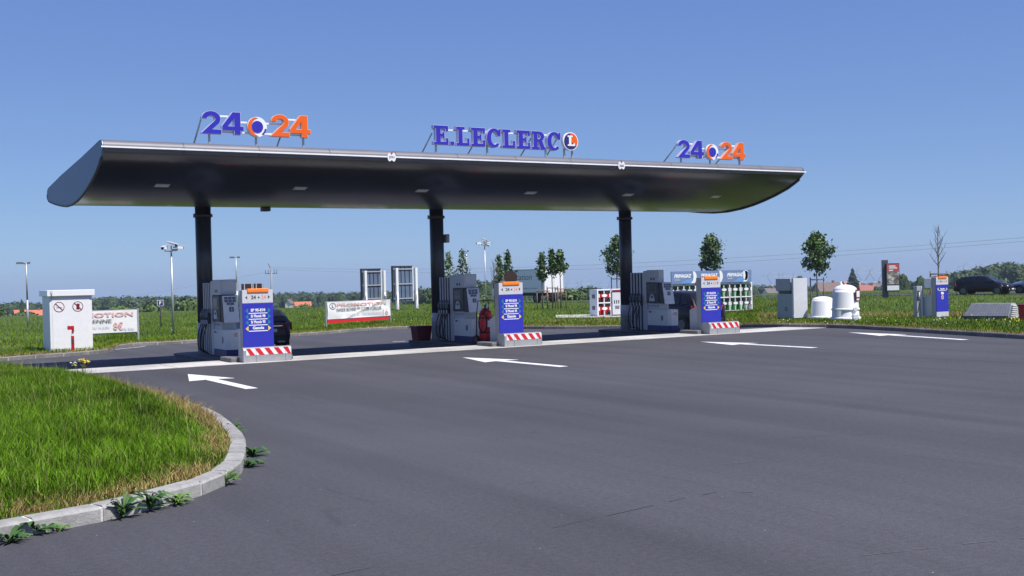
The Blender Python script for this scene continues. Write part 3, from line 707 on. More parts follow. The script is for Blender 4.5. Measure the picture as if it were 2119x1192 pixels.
def make_pump(i, label, sticker):
    """local: x across the island, y along it (towards the column), z up"""
    e = empty('fuel_pump', (PX[i], 33.3, -.02), label=label, cat='fuel pump', group='fuel pumps under the canopy')
    B = lambda nm, mats, mb, **k: mb.build(nm, mats, e, **k)
    x0, x1 = -.25, .25
    mb = MB(); mb.box(x0-.02, x1+.02, .02, 2.32, -.02, .045); B('base', 'black', mb)
    # lower cabinet with bevelled front and blue band
    mb = MB(); pf = [(x0,.10),(x0+.10,0),(x1-.10,0),(x1,.10),(x1,1.3),(x0,1.3)]
    mb.prism(pf, .24, .83, 'z', 0)
    cab = B('lower_cabinet', ['pump_white'], mb, bevel=.012)
    mb = MB(); mb.prism([(u*1.004, v-.002) for u, v in pf], .045, .238, 'z', 0); B('blue_band', 'dark_blue', mb)
    # number badge, notice and latch on both sides
    for s in (-1, 1):
        mb = MB(); ux = (0,-s*-1,0); X = s*.25
        ux = Vector((0, s, 0)); org = Vector((X+s*.002, .42, .52))
        mb.plate([[(u*.062, v*.10) for u, v in circle(0,0,1,24)]], org, ux, (0,0,1), .006, 0)
        text(mb, str(2*i+1), org+Vector((s*.006,0,0))-ux*.02-Vector((0,0,.06)), ux, (0,0,1), .04, .12, 1, .04)
        b = mb.build('number_badge', ['black','white_gloss'], e)
        mb = MB(); mb.plate([rect(-.08,.08,-.03,.03)], (X+s*.002, 1.12, .74), ux, (0,0,1), .006, 0); mb.build('notice', 'print_grey', e)
        mb = MB(); mb.plate([rect(-.03,.03,-.04,.04)], (X+s*.002, .86, .73), ux, (0,0,1), .005, 0); mb.build('latch', 'light_grey', e)
    # keypad shelf between cabinet and display
    mb = MB(); mb.box(x0+.03, x1-.03, .60, 1.28, .83, 1.06)
    sh = B('shelf_panel', 'light_grey', mb)
    for s in (-1, 1):
        for k in range(4):
            mb = MB(); mb.box(min(s*.221,s*.229), max(s*.221,s*.229), .64+.16*k, .75+.16*k, .93, 1.0); mb.build('slot', 'grey_paint', sh)
    # display housing (dark) with two screens on each side
    mb = MB(); mb.box(x0-.03, x1+.03, .56, 1.30, 1.06, 1.84); dsp = B('display_housing', 'dark_grey', mb, bevel=.015)
    for s in (-1, 1):
        X = s*.28; ux = Vector((0, s, 0))
        mb = MB(); mb.plate([rect(-.26,.26,-.17,.17)], (X, .95, 1.60), ux, (0,0,1), .004, 0); mb.plate([rect(-.17,.17,-.12,.12)], (X+s*.004, .95, 1.62), ux, (0,0,1), .004, 1); mb.build('price_screen', ['anthracite','screen'], dsp)
        mb = MB(); mb.plate([rect(-.15,.15,-.06,.06)], (X, .95, 1.20), ux, (0,0,1), .02, 0); mb.plate([arc(0,0,.13,.15,0,180,14)+arc(0,0,.08,.10,180,0,14)], (X, .95, 1.26), ux, (0,0,1), .018, 0)
        mb.build('card_slot', ['light_grey'], dsp)
    # header
    hw = (.25,.25,.12)[i]
    mb = MB(); mb.box(x0, x0+2*hw, .56, 1.30, 1.85, 2.31); hd = B('header', 'pump_grey', mb, bevel=.012)
    for s in (-1,):
        for k in range(2):
            mb = MB(); mb.plate([rect(-.05,.05,-.045,.045)], (s*.25-.002, .86+.16*k, 1.97), (0,s,0), (0,0,1), .004, 0); mb.build('header_mark', 'anthracite', hd)
    if hw > .2:
        mb = MB(); mb.box(x0+.05, x1-.06, .545, .562, 1.87, 2.29); mb.build('header_face', 'pump_grey', hd, bevel=.004)
    # pillar and hose tower: fins with dark recesses
    mb = MB(); mb.box(x0, x1, 1.302, 1.50, .045, 2.28); B('pillar', 'pump_grey', mb, bevel=.01)
    mb = MB(); mb.box(x0+.022, x1-.022, 1.502, 2.28, .045, 2.20); tw = B('hose_tower', 'dark_grey', mb)
    for k in range(5):
        y = 1.53+.185*k
        mb = MB(); mb.box(x0, x1, y-.03, y+.03, .045, 2.22); mb.build('fin', 'pump_grey', tw)
    for s in (-1, 1):
        mb = MB(); mb.box(min(s*.19,s*.30), max(s*.19,s*.30), 1.56, 2.26, .98, 1.30); ho = mb.build('nozzle_holster', 'black', e, bevel=.01)
        for k in range(4):
            y = 1.62+.185*k; X = s*.31
            mb = MB(); mb.tube([(X-s*.02,y,1.42),(X+s*.03,y,1.33),(X+s*.07,y,1.21),(X+s*.05,y,1.10)], .030, 7)
            mb.box(min(X,X+s*.08), max(X,X+s*.08), y-.028, y+.028, 1.16, 1.30)
            nz_ = mb.build('nozzle', 'noz_grey', e)
            mb = MB(); mb.cyl((X+s*.05,y,1.10), (X+s*.05,y,.97), .024, n=8); mb.build('swivel', 'light_grey', nz_)
            pts = []
            for t in range(15):
                a = t/14; sag = math.sin(a*math.pi)
                pts.append((X+s*(.05+.13*sag), y+(.10-.06*k)*a*1.2+.05*sag*(1 if k % 2 else -1), .98-(.90-.02*k)*math.sin(a*math.pi/2)**1.1*(1 if a < .8 else 1)+.0))
            pts += [(X-s*.02, y+.12-.07*k, .06+.02*k)]
            mb = MB(); mb.tube(pts, .017, 6); mb.build('hose', 'rubber', nz_)
    # payment terminal on the near end
    mb = MB(); P = []
    for z, dy in ((1.05,.262),(1.82,.397)):
        P += [(-.26,dy,z),(.22,dy,z),(.22,.555,z),(-.26,.555,z)]
    mb.hexa(P); B('terminal_shell', 'dark_grey', mb, bevel=.015)
    mb = MB(); P = []
    for z, dy in ((1.03,.22),(1.83,.36)):
        P += [(-.25,dy,z),(.21,dy,z),(.21,dy+.038,z),(-.25,dy+.038,z)]
    mb.hexa(P); th_ = B('payment_terminal', 'terminal_white', mb, bevel=.01)
    n1 = Vector((0,-.8,.14)).normalized(); uz = Vector((0,.14,.8)).normalized()
    o0 = Vector((-.25,.22,1.03)); ux = Vector((1,0,0))
    def onface(u, v): return o0+ux*u+uz*v+n1*.001
    for row, cols in ((0,(.03,.15,.27)),(1,(.03,.15,.27)),(2,(.09,.21))):
        for c in cols:
            mb = MB(); mb.plate([rect(0,.105,0,.075)], onface(c+.02, .71-.085*row-.01), ux, uz, .006, 0); mb.build('key_label', 'lcd', th_)
    mb = MB(); mb.plate([rect(0,.13,0,.13)], onface(.18,.33), ux, uz, .01, 0); mb.plate([rect(.035,.095,.02,.11)], onface(.18,.33)+n1*.01, ux, uz, .004, 1); mb.build('card_reader', ['black','grey_paint'], th_)
    mb = MB(); mb.plate([rect(0,.03,0,.02)], onface(.22,.50), ux, uz, .004, 0); mb.build('status_light', 'red', th_)
    if sticker:
        mb = MB(); mb.plate([[(-.10,-.05),(-.07,-.08),(.07,-.08),(.10,-.05),(.10,.08),(-.10,.08)]], (.04,-.001,.68), (1,0,0), (0,0,1), .003, 0)
        text(mb, 'UTA', (-.04,-.005,.62), (1,0,0), (0,0,1), .16, .11, 1, .03); mb.build('card_sticker', ['white_gloss','bright_red'], e)
    return e
make_pump(0, 'grey fuel pump with hose tower beside the column near the end plate', True)
make_pump(1, 'grey fuel pump with hose tower next to the red wheeled extinguisher', False)
make_pump(2, 'grey fuel pump with hose tower beside the black car being refuelled', True)

def make_totem(x, y, z, label, rows, parent_group='price totems', rz=0, low=.28, skirt='light_grey'):
    """fuel totem, 0.86 wide, front towards -y"""
    e = empty('price_totem', (x, y, z), rz, label, 'totem', parent_group)
    B = lambda nm, mats, mb, **k: mb.build(nm, mats, e, **k)
    w = .43
    mb = MB(); mb.box(-w, w, .03, .30, 0, 1.97); B('case', 'grey_paint', mb, bevel=.01)
    mb = MB(); mb.box(-w-.012, w+.012, .0, .028, low, 1.605); fp = B('blue_panel', 'blue', mb, bevel=.004)
    mb = MB(); mb.box(-w-.012, w+.012, .0, .028, 1.61, 1.98); hp = B('header_panel', 'light_grey', mb, bevel=.004)
    if low > .05:
        mb = MB(); mb.box(-w-.012, w+.012, .0, .028, .06, low-.005); B('skirt_panel', skirt, mb, bevel=.004)
    mb = MB(); mb.box(-.30, .32, -.03, .20, 1.90, 2.015, 0, .02); B('orange_cap', 'orange', mb)
    ux, uy = (1,0,0), (0,0,1)
    mb = MB(); text(mb, '24', (-.19,-.001,1.72), ux, uy, .14, .105, 0, .03); mb.build('time_from', 'dark_grey', hp)
    mb = MB(); mb.plate([circle(.03,1.765,.026,14)], (0,-.001,0), ux, uy, .003, 0); mb.build('dot', 'dark_grey', hp)
    mb = MB(); text(mb, '24', (.105,-.001,1.72), ux, uy, .14, .105, 0, .01); mb.build('time_to', 'pale_orange', hp)
    for s in (-1, 1):
        mb = MB(); mb.plate([tri_pt(s*.30, 1.77, .05, s)], (0,-.001,0), ux, uy, .003, 0); mb.build('arrow_mark', 'dark_grey', hp)
    for k, (t, c) in enumerate(rows):
        z0 = 1.40-.165*k
        mb = MB(); wd = min(.42, .055*len(t)); text(mb, t, (-wd/2, -.001, z0-.03), ux, uy, wd, .085, 0, .045); mb.build('grade_name', 'white_gloss', fp)
        mb = MB(); mb.plate([rect(-.27,.27,-.012,.012)], (0,-.001,z0-.075), ux, uy, .003, 0); mb.build('rule_line', 'white_gloss', fp)
        for s in (-1, 1):
            mb = MB(); mb.plate([tri_pt(s*.285, z0-.005, .075, s)], (0,-.001,0), ux, uy, .003, 0); mb.build('arrow_mark', c, fp)
    return e, B
ROWS = [('SP 95-E10','teal'),('S/ Plomb 98','teal'),('S/ Plomb 95','teal'),('Gazole','yellow')]
TL = ['blue fuel grade totem standing before the pump near the end plate', 'blue fuel grade totem standing beside the wheeled extinguisher', 'blue fuel grade totem standing in front of the black car']
for i in range(3):
    e, B = make_totem(PX[i], 31.25, .0, TL[i], ROWS)
    # sloped pedestal behind the panel
    mb = MB(); mb.prism([(.302,0),(.78,0),(.78,.80),(.302,.98)], -.33, .33, 'x'); B('pedestal', 'light_grey', mb, bevel=.02)
# crash guards with hazard stripes
GLB = ['low steel crash guard with red and white stripes before the totem near the end plate', 'low steel crash guard with red and white stripes before the extinguisher island', 'low steel crash guard with red and white stripes on the island by the black car']
for i in range(3):
    x = PX[i]; e = empty('crash_guard', (x, 30.62, .0), label=GLB[i], cat='guard', group='striped crash guards')
    mb = MB(); mb.prism([(.0,0),(.40,0),(.40,.34),(.34,.40),(.06,.40),(.0,.34)], -.66, .72, 'x'); mb.build('guard_body', 'steel_dull', e, bevel=.015)
    for s in ((-.30),(.54)):
        mb = MB(); mb.box(s-.004, s+.004, -.004, .0, .0, .33); mb.build('seam', 'dark_grey', e)
    k0 = -.58
    mb = MB(); mb.plate([rect(k0, .70, .20, .385)], (0,-.001,0), (1,0,0), (0,0,1), .003, 0); st = mb.build('stripe_board', 'white_gloss', e)
    for k in range(5):
        a = k0-.03+.27*k; pts = [(a+.14,.20),(a+.28,.20),(a+.14,.385),(a,.385)]
        pts = [(min(max(px,k0),.70), pz) for px, pz in pts]
        mb = MB(); mb.plate([pts], (0,-.004,0), (1,0,0), (0,0,1), .003, 0); mb.build('red_stripe', 'bright_red', st)
# ------------------------------------------------------------------ things on the verge
mat('leaf', (.045,.11,.02), .5, var=.3, scale=8, island=.35); mat('leaf_pale', (.09,.17,.03), .5, var=.3, scale=8, island=.35); mat('stem', (.10,.13,.04), .7)
mat('bb_blue', (.14,.19,.29), .5, .2, var=.15, scale=1)
mat('brown_board', (.045,.022,.018), .6, var=.2)
def gpv(px, py):
    """verge point seen at a pixel"""
    p = gp(px, py, .115); p.z = vz(p.x, p.y); return p
def vat(px, D):
    p = gat(px, D); p.z = vz(p.x, p.y); return p
def mpp(p): return (ROT.transposed() @ (Vector(p)-Vector((0,0,EYE)))).z/F      # metres per photo pixel at a point
def frame(b):
    """unit vectors (right, away) as seen from the camera at a point"""
    a = Vector((b.x, b.y, 0)).normalized(); return Vector((a.y, -a.x, 0)), a

# white service cabinet on the left
pL = gpv(105,727); wd = aty(193,725,pL.y).x-pL.x; rz = 0.
e = empty('service_cabinet', (*pL[:2], pL.z), rz, 'tall white sheet-metal cabinet with no-smoking and no-phone signs', 'cabinet')
H = aty(105,601,pL.y).z-pL.z
mb = MB(); mb.box(0, wd, 0, 1.5, .0, H-.22); mb.build('cabinet_body', 'white_paint', e, bevel=.01)
mb = MB(); mb.box(.09, wd-.09, -.012, -.001, .06, H-.30); mb.build('front_panel', 'white_gloss', e, bevel=.004)
mb = MB(); mb.box(-.09, wd+.09, -.10, 1.6, H-.22, H); mb.build('roof_cap', 'white_gloss', e, bevel=.012)
mb = MB(); mb.cyl((.06,-.06,H-.02),(.06,-.06,H-.24),.05,n=12); mb.box(.02,.10,-.12,-.0,H-.12,H-.02); mb.build('corner_camera', 'light_grey', e)
def ring(r0, r1, n=30): return [circle(0,0,r1,n), circle(0,0,r0,n)[::-1]]
for k, cx in enumerate((wd*.22, wd*.66)):
    zc = H-.62; o = Vector((cx, -.013, zc)); mb = MB()
    mb.plate([circle(0,0,.19)], o, (1,0,0), (0,0,1), .002, 0); mb.plate(ring(.165,.19), o+Vector((0,-.002,0)), (1,0,0), (0,0,1), .003, 1)
    if k == 0: mb.plate([rect(-.10,.10,-.035,-.015)], o+Vector((0,-.003,0)), (1,0,0), (0,0,1), .002, 2)
    else: mb.plate([[(-.06,-.11),(.05,-.12),(.07,.10),(-.04,.11)]], o+Vector((0,-.003,0)), (1,0,0), (0,0,1), .002, 1)
    c, s_ = math.cos(math.radians(-45)), math.sin(math.radians(-45))
    mb.plate([[(u*c-v*s_, u*s_+v*c) for u, v in rect(-.17,.17,-.017,.017)]], o+Vector((0,-.006,0)), (1,0,0), (0,0,1), .002, 1)
    mb.build('no_smoking_sign' if k == 0 else 'no_phone_sign', ['white_gloss','maroon','dark_grey'], e)
p = gpv(151,728); p.z = vz(p.x, p.y)
e = empty('extinguisher_post', p, rz, 'red extinguisher stand in front of the white service cabinet', 'extinguisher post')
mb = MB(); mb.box(-.05,.05,-.04,.04,0,.58); mb.build('post', 'red', e, bevel=.01)
mb = MB(); mb.box(-.035,.035,-.025,.025,.58,.70); mb.build('neck', 'white_paint', e)
mb = MB(); mb.box(-.16,.05,-.07,.07,.80,.94); mb.box(-.02,.05,-.06,.06,.70,.84); mb.build('head_box', 'red', e, bevel=.01)
mb = MB(); mb.box(-.03,.03,-.052,-.041,.30,.46); mb.build('label_plate', 'dark_grey', e)
# yellow-flowered weed on the grass tip

# banners on steel posts
def banner(fl, fr, ztop, zbot, label, draw, red=False):
    a, b = gpv(*fl), gpv(*fr); d = (b-a); L_ = math.hypot(d.x, d.y); rz = math.atan2(d.y, d.x)
    e = empty('banner', a, rz, label, 'banner', 'promotional banners on posts')
    dz = b.z-a.z
    def Z(u): return dz*u/L_
    for u in (0, L_):
        mb = MB(); mb.box(u-.035, u+.035, -.0, .07, Z(u)-.3, Z(u)+ztop+.05); mb.build('post', 'galvanised', e)
    mb = MB(); mb.box(.035, L_-.035, .01, .06, 0, .05); mb.v = [(x, y, z+Z(x)+ztop-.02) for x, y, z in mb.v]; mb.build('top_rail', 'grey_paint', e)
    mb = MB(); mb.box(.035, L_-.035, .01, .06, 0, .05); mb.v = [(x, y, z+Z(x)+zbot-.05) for x, y, z in mb.v]; mb.build('bottom_rail', 'grey_paint', e)
    # the sheet: a sagging, slightly creased cloth
    nx, nz_ = 40, 12; mb = MB(); x0, x1 = .05, L_-.05
    def sheet(u, v):
        f = .035*math.sin(u*9+v*3)*math.sin(v*3.1)+.05*math.exp(-((u-.25-.62*v)/.035)**2)*ss(.0,.2,u)+.02*math.sin(u*23)
        return (x0+(x1-x0)*u, -.03-f*(.8 if red else .12), Z(x0+(x1-x0)*u)+zbot+(ztop-zbot)*v)
    for j in range(nz_+1):
        for i in range(nx+1): mb.v.append(sheet(i/nx, j/nz_))
    for j in range(nz_):
        for i in range(nx): mb.face((j*(nx+1)+i, j*(nx+1)+i+1, (j+1)*(nx+1)+i+1, (j+1)*(nx+1)+i), 0, True)
    sh = mb.build('sheet', 'vinyl', e)
    if red:
        mb = MB(); mb.box(.06, L_-.25, -.035, .0, 0, .16); mb.v = [(x, y, z+Z(x)+zbot-.20) for x, y, z in mb.v]; mb.build('red_hem', 'bright_red', e)
    def put(nm, t, u, v, w_, h_, m, bold=.02):
        V, Fc = text_geo(t, bold, 0); mb = MB(); P = []
        for x, y in V:
            q = sheet(u+w_*x, v+h_*y); P.append((q[0], q[1]-.028, q[2]))
        mb.add(P, Fc); mb.build(nm, m, sh)
    draw(put, sheet, sh); return e
def draw1(put, sheet, sh):
    put('headline', 'PROMOTION', .07, .72, .88, .20, 'print_rose', .03); put('product_name', 'JULIENNE', .28, .42, .40, .20, 'print_grey', .02)
    put('small_print', 'NORD EST DU 3 AU 14 JUIN', .10, .16, .55, .16, 'print_pale', 0); put('price', '8\u20ac', .70, .12, .12, .36, 'print_rose', .01); put('price_cents', 'le kilo', .83, .10, .13, .14, 'print_pale', 0)
def draw2(put, sheet, sh):
    put('headline', 'PROMOTION', .14, .72, .78, .18, 'print_rose', .03); put('product_name', 'VIANDE BOVINE *** COTE A GRILLER', .12, .42, .72, .22, 'print_grey', .01)
    put('small_print', 'CHAROLAIS - ORIGINE FRANCE', .28, .14, .56, .18, 'print_pale', 0); put('price', '16', .86, .10, .09, .36, 'print_rose', .0)
    mb = MB(); P = []; c = (.075,.76)
    for k in range(24):
        t = 2*math.pi*k/24
        for r in (1, .84): q = sheet(c[0]+.05*r*math.cos(t), c[1]+.19*r*math.sin(t)); P.append((q[0], q[1]-.02, q[2]))
    mb.add(P, [(2*k, (2*k+2) % 48, (2*k+3) % 48, 2*k+1) for k in range(24)]); mb.build('logo_ring', 'print_grey', sh)
    put('logo_letter', 'L', .06, .68, .03, .18, 'print_grey', .03)
banner((112,712), (287,703.5), 1.30, .36, 'white promotion banner partly hidden behind the service cabinet', draw1)
banner((676,677.5), (809,668), 1.28, .40, 'creased white promotion banner with red hem beyond the exit lane', draw2, True)

# CCTV masts
def cctv(px, py, ptop, label, heads, D=0):
    b = vat(px, D) if D else gpv(px, py); h_ = atd(px, ptop, math.hypot(b.x, b.y)).z-b.z
    e = empty('camera_mast', b, 0, label, 'camera mast', 'camera masts'); r_, a_ = frame(b)
    mb = MB(); mb.cyl((0,0,-.2),(0,0,h_*.86),.055,.045,12); mb.build('mast', 'galvanised', e)
    mb = MB(); mb.cyl((0,0,h_*.86),(0,0,h_*1.03),.04,.03,10); mb.box(-.28,.28,-.05,.05,h_*.93,h_*.945); mb.build('top_bracket', 'grey_paint', e)
    for (ox, oz, ang, tilt) in heads:
        c = r_*ox; d = (r_*math.cos(math.radians(ang))-a_*math.sin(math.radians(ang)))*math.cos(math.radians(tilt)); d.z = -math.sin(math.radians(tilt)); d.normalize()
        q = Vector((c.x, c.y, h_*.96+oz)); s_ = d.cross(Vector((0,0,1))).normalized(); u = s_.cross(d)
        def bx(l0, l1, w_, z0, z1): return [q+d*l+s_*(sg*w_)+u*z for z in (z0,z1) for l, sg in ((l0,-1),(l1,-1),(l1,1),(l0,1))]
        mb = MB(); mb.hexa(bx(-.22,.24,.075,-.06,.07), 0); mb.hexa(bx(-.24,.34,.085,.072,.085), 0); cb = mb.build('camera_housing', 'white_gloss', e)
        mb = MB(); mb.cyl(q+d*.236, q+d*.27, .055, n=12); mb.build('lens', 'black', cb)
        mb = MB(); mb.tube([q+u*-.06, q+u*-.16, Vector((0,0,q.z-.18))], .02, 6); mb.build('arm', 'white_paint', cb)
cctv(359, 693, 505, 'white camera cluster on a mast beside the promotion banner', [(-.30,.0,110,8),(.02,.16,35,14),(.30,.02,-5,8)])
cctv(1005, 641, 497, 'white camera cluster on a mast behind the extinguisher', [(-.05,.22,15,18),(.32,.03,0,8),(-.42,.0,150,5),(.12,-.13,30,25)], 92)
# lamp posts
def lamp(px, D, py_top, arms, label, py_foot=None):
    b = gpv(px, py_foot) if py_foot else vat(px, D); top = atd(px, py_top, math.hypot(b.x, b.y)); h_ = top.z-b.z; r_, a_ = frame(b)
    e = empty('lamp_post', b, 0, label, 'lamp post', 'slender lamp posts')
    mb = MB(); mb.cyl((0,0,-.2),(0,0,h_*.42),.085,.075,10); mb.cyl((0,0,h_*.42),(0,0,h_),.06,.045,10); mb.build('pole', 'galvanised', e)
    for s in arms:
        q = r_*s; mb = MB(); mb.tube([(0,0,h_-.05), (q.x*.35,q.y*.35,h_+.02)], .035, 6); c = r_*(s*.8)
        mb.hexa([Vector((0,0,h_-.04+dz))+r_*(s*u)+a_*v for dz, w_ in ((0,.13),(.13,.09)) for u, v in ((.30,-w_),(1.0,-w_),(1.0,w_),(.30,w_))]); mb.build('lamp_head', 'dark_grey', e)
lamp(58, 0, 545, (-.62,.25), 'slender lamp post standing left of the service cabinet', 676)
lamp(490, 105, 533, (-.55,.35), 'slender lamp post rising behind the pump near the end plate')
lamp(967, 118, 520, (-.75,.25), 'slender lamp post rising between the young trees and mast')

# two advertising panels seen from the back
def billboard(fl, fr, pyt, pyb, xl, xr, label):
    a, b = vat(fl[0], 104), vat(fr[0], 106); k = mpp(a); d = b-a; d.z = 0
    e = empty('billboard', a, math.atan2(d.y, d.x), label, 'billboard', 'advertising panels seen from behind')
    L_ = d.length; zt = (fl[1]-pyt)*k; zb = (fl[1]-pyb)*k; x0 = (xl-fl[0])*k*1.06; x1 = (xr-fl[0])*k*1.06
    dz = b.z-a.z
    for u, z in ((0,0),(L_,dz)):
        mb = MB(); mb.box(u-.15, u+.15, -.28, -.08, z-.3, zt-.12); mb.build('post', 'white_paint', e, bevel=.01)
        mb = MB(); mb.tube([(u+.02,-.25,z+1.55),(u-.75,-.95,z-.1)], .06, 6); mb.build('strut', 'white_paint', e)
    mb = MB(); mb.box(x0, x1, .02, .10, zb, zt); mb.build('panel_back', 'bb_blue', e)
    for (p, q, r, s_) in ((x0-.06,x1+.06,zt,zt+.08),(x0-.06,x1+.06,zb-.08,zb),(x0-.07,x0,zb,zt)):
        mb = MB(); mb.box(p, q, -.05, .14, r, s_); mb.build('frame_bar', 'dark_grey', e)
    mb = MB(); mb.box(x1, x1+.09, -.06, .15, zb, zt); mb.build('frame_bar', 'white_paint', e)
    for t in (.18,.42,.62,.86):
        xx = x0+(x1-x0)*t; mb = MB(); mb.box(xx-.03, xx+.03, -.045, .018, zb, zt); mb.build('rib', 'dark_grey', e)
    for t in (.08,.5,.93):
        zz = zb+(zt-zb)*t; mb = MB(); mb.box(x0, x1, -.07, -.046, zz-.05, zz+.05); mb.build('cross_rail', 'grey_paint', e)
billboard((753,641),(792,640),556,622,748,804,'smaller dark advertising panel seen from behind on white posts')
billboard((818,641),(858,638.5),552,624,812,869,'larger dark advertising panel seen from behind on white posts')
# parking sign
b = vat(331, 70); t = atd(331, 627, 70); e = empty('parking_sign', b, math.radians(-16), 'small blue square parking sign on a pole by the camera mast', 'sign')
mb = MB(); mb.cyl((0,0,-.2),(0,0,t.z-b.z+.2),.03,n=8); mb.build('pole', 'dark_grey', e)
mb = MB(); z = t.z-b.z; mb.box(-.17,.17,-.05,-.03,z-.17,z+.17,0); mb.box(-.145,.145,-.056,-.05,z-.145,z+.145,1); mb.build('sign_plate', ['white_gloss','dark_blue'], e)
mb = MB(); text(mb, 'P', (-.06,-.056,z-.1), (1,0,0), (0,0,1), .12, .2, 0, .04); mb.build('letter', 'white_gloss', e)
# backs of two road signs seen over the totem
b = vat(524, 62); e = empty('sign_panel', b, math.radians(-18), 'pair of brown sign backs showing above the totem near the end plate', 'sign'); k = mpp(b)
zt = atd(524, 587, 62).z-b.z; zb = zt-32*k
for u in (-14*k, 14*k):
    mb = MB(); mb.cyl((u,.04,-.2),(u,.04,zt-.05),.04,n=8); mb.build('post', 'galvanised', e)
for u0, u1 in ((-24*k,-1*k),(1*k,20*k)):
    mb = MB(); mb.box(u0, u1, -.03, .0, zb, zt); mb.build('panel', 'brown_board', e); mb = MB()
    for q in (.28,.92): mb.box(u0+(u1-u0)*q-.02, u0+(u1-u0)*q+.02, -.055, -.031, zb, zt)
    mb.build('batten', 'light_grey', e)
b = vat(1057, 75); e = empty('round_sign', b, math.radians(-28), 'dark round traffic sign back above the middle totem', 'sign'); k = mpp(b); zc = atd(1057, 574, 75).z-b.z
mb = MB(); mb.cyl((0,.03,-.2),(0,.03,zc),.035,n=8); mb.build('post', 'galvanised', e)
mb = MB(); mb.cyl((0,0,zc),(0,-.03,zc),14*k,n=28); mb.build('disc', 'brown_board', e)
b = vat(487, 58); e = empty('road_sign', b, math.radians(-18), 'small grey sign back beside the pump near the end plate', 'sign'); k = mpp(b); zc = atd(487, 593, 58).z-b.z
mb = MB(); mb.cyl((0,.03,-.2),(0,.03,zc+.1),.03,n=8); mb.build('post', 'galvanised', e)
mb = MB(); mb.box(-7*k,7*k,-.03,0,zc-9*k,zc+8*k); mb.build('plate', 'grey_paint', e)

# red bin behind the middle column, wheeled extinguisher
e = empty('waste_bin', (PX[1]-.42, 36.75, -.02), 0, 'open dark red plastic bin beside the middle column', 'bin')
mb = MB(); z0 = 0; P = []
for z, a in ((0,.24),(.46,.30)): P += [(-a,-.26,z),(a,-.26,z),(a,.26,z),(-a,.26,z)]
mb.hexa(P); mb.build('tub', 'maroon', e, bevel=.02)
mb = MB(); mb.box(-.33,.33,-.29,.29,.46,.52); mb.build('rim', 'maroon', e, bevel=.015)
mb = MB(); mb.box(-.26,.26,-.22,.22,.515,.523); mb.build('mouth', 'black', e)
e = empty('wheeled_extinguisher', (PX[1]-.08, 32.75, -.02), 0, 'large red wheeled fire extinguisher with coiled black hose', 'fire extinguisher')
e.scale = (1.14,1.14,1.14)
mb = MB(); mb.lathe([(.0,.12),(.16,.13),(.19,.20),(.19,.85),(.16,.95),(.08,1.01),(.05,1.03)], (0,0,0), 24); mb.build('cylinder', 'bright_red', e)
mb = MB(); mb.cyl((0,0,1.02),(0,0,1.14),.045,n=10); mb.box(-.10,.10,-.02,.02,1.10,1.14); mb.build('valve', 'steel', e)
mb = MB(); mb.box(-.06,.05,-.2,-.187,.50,.68); mb.build('label_plate', 'white_gloss', e)
for z in (.32,.74):
    mb = MB(); mb.lathe([(.192,z),(.198,z+.005),(.198,z+.03),(.192,z+.035)], (0,0,0), 24); mb.build('strap', 'black', e)
for s in (-1,1):
    mb = MB(); mb.cyl((s*.17,.20,.13),(s*.23,.20,.13),.13,n=20); mb.cyl((s*.165,.20,.13),(s*.235,.20,.13),.07,n=14,mi=1); mb.build('wheel', ['rubber','red'], e)
mb = MB(); mb.tube([(-.2,.2,.1),(-.2,.16,.9),(-.17,.12,1.25),(.17,.12,1.25),(.2,.16,.9),(.2,.2,.1)], .017, 6); mb.build('trolley_frame', 'black', e)
pts = [(-.02,-.05,1.12)]+[(-.20+.13*math.cos(t), -.17-.02*(t/9), .62+.27*math.sin(t)) for t in [1.2+i*.38 for i in range(34)]]
mb = MB(); mb.tube(pts, .018, 6); mb.build('hose', 'rubber', e)

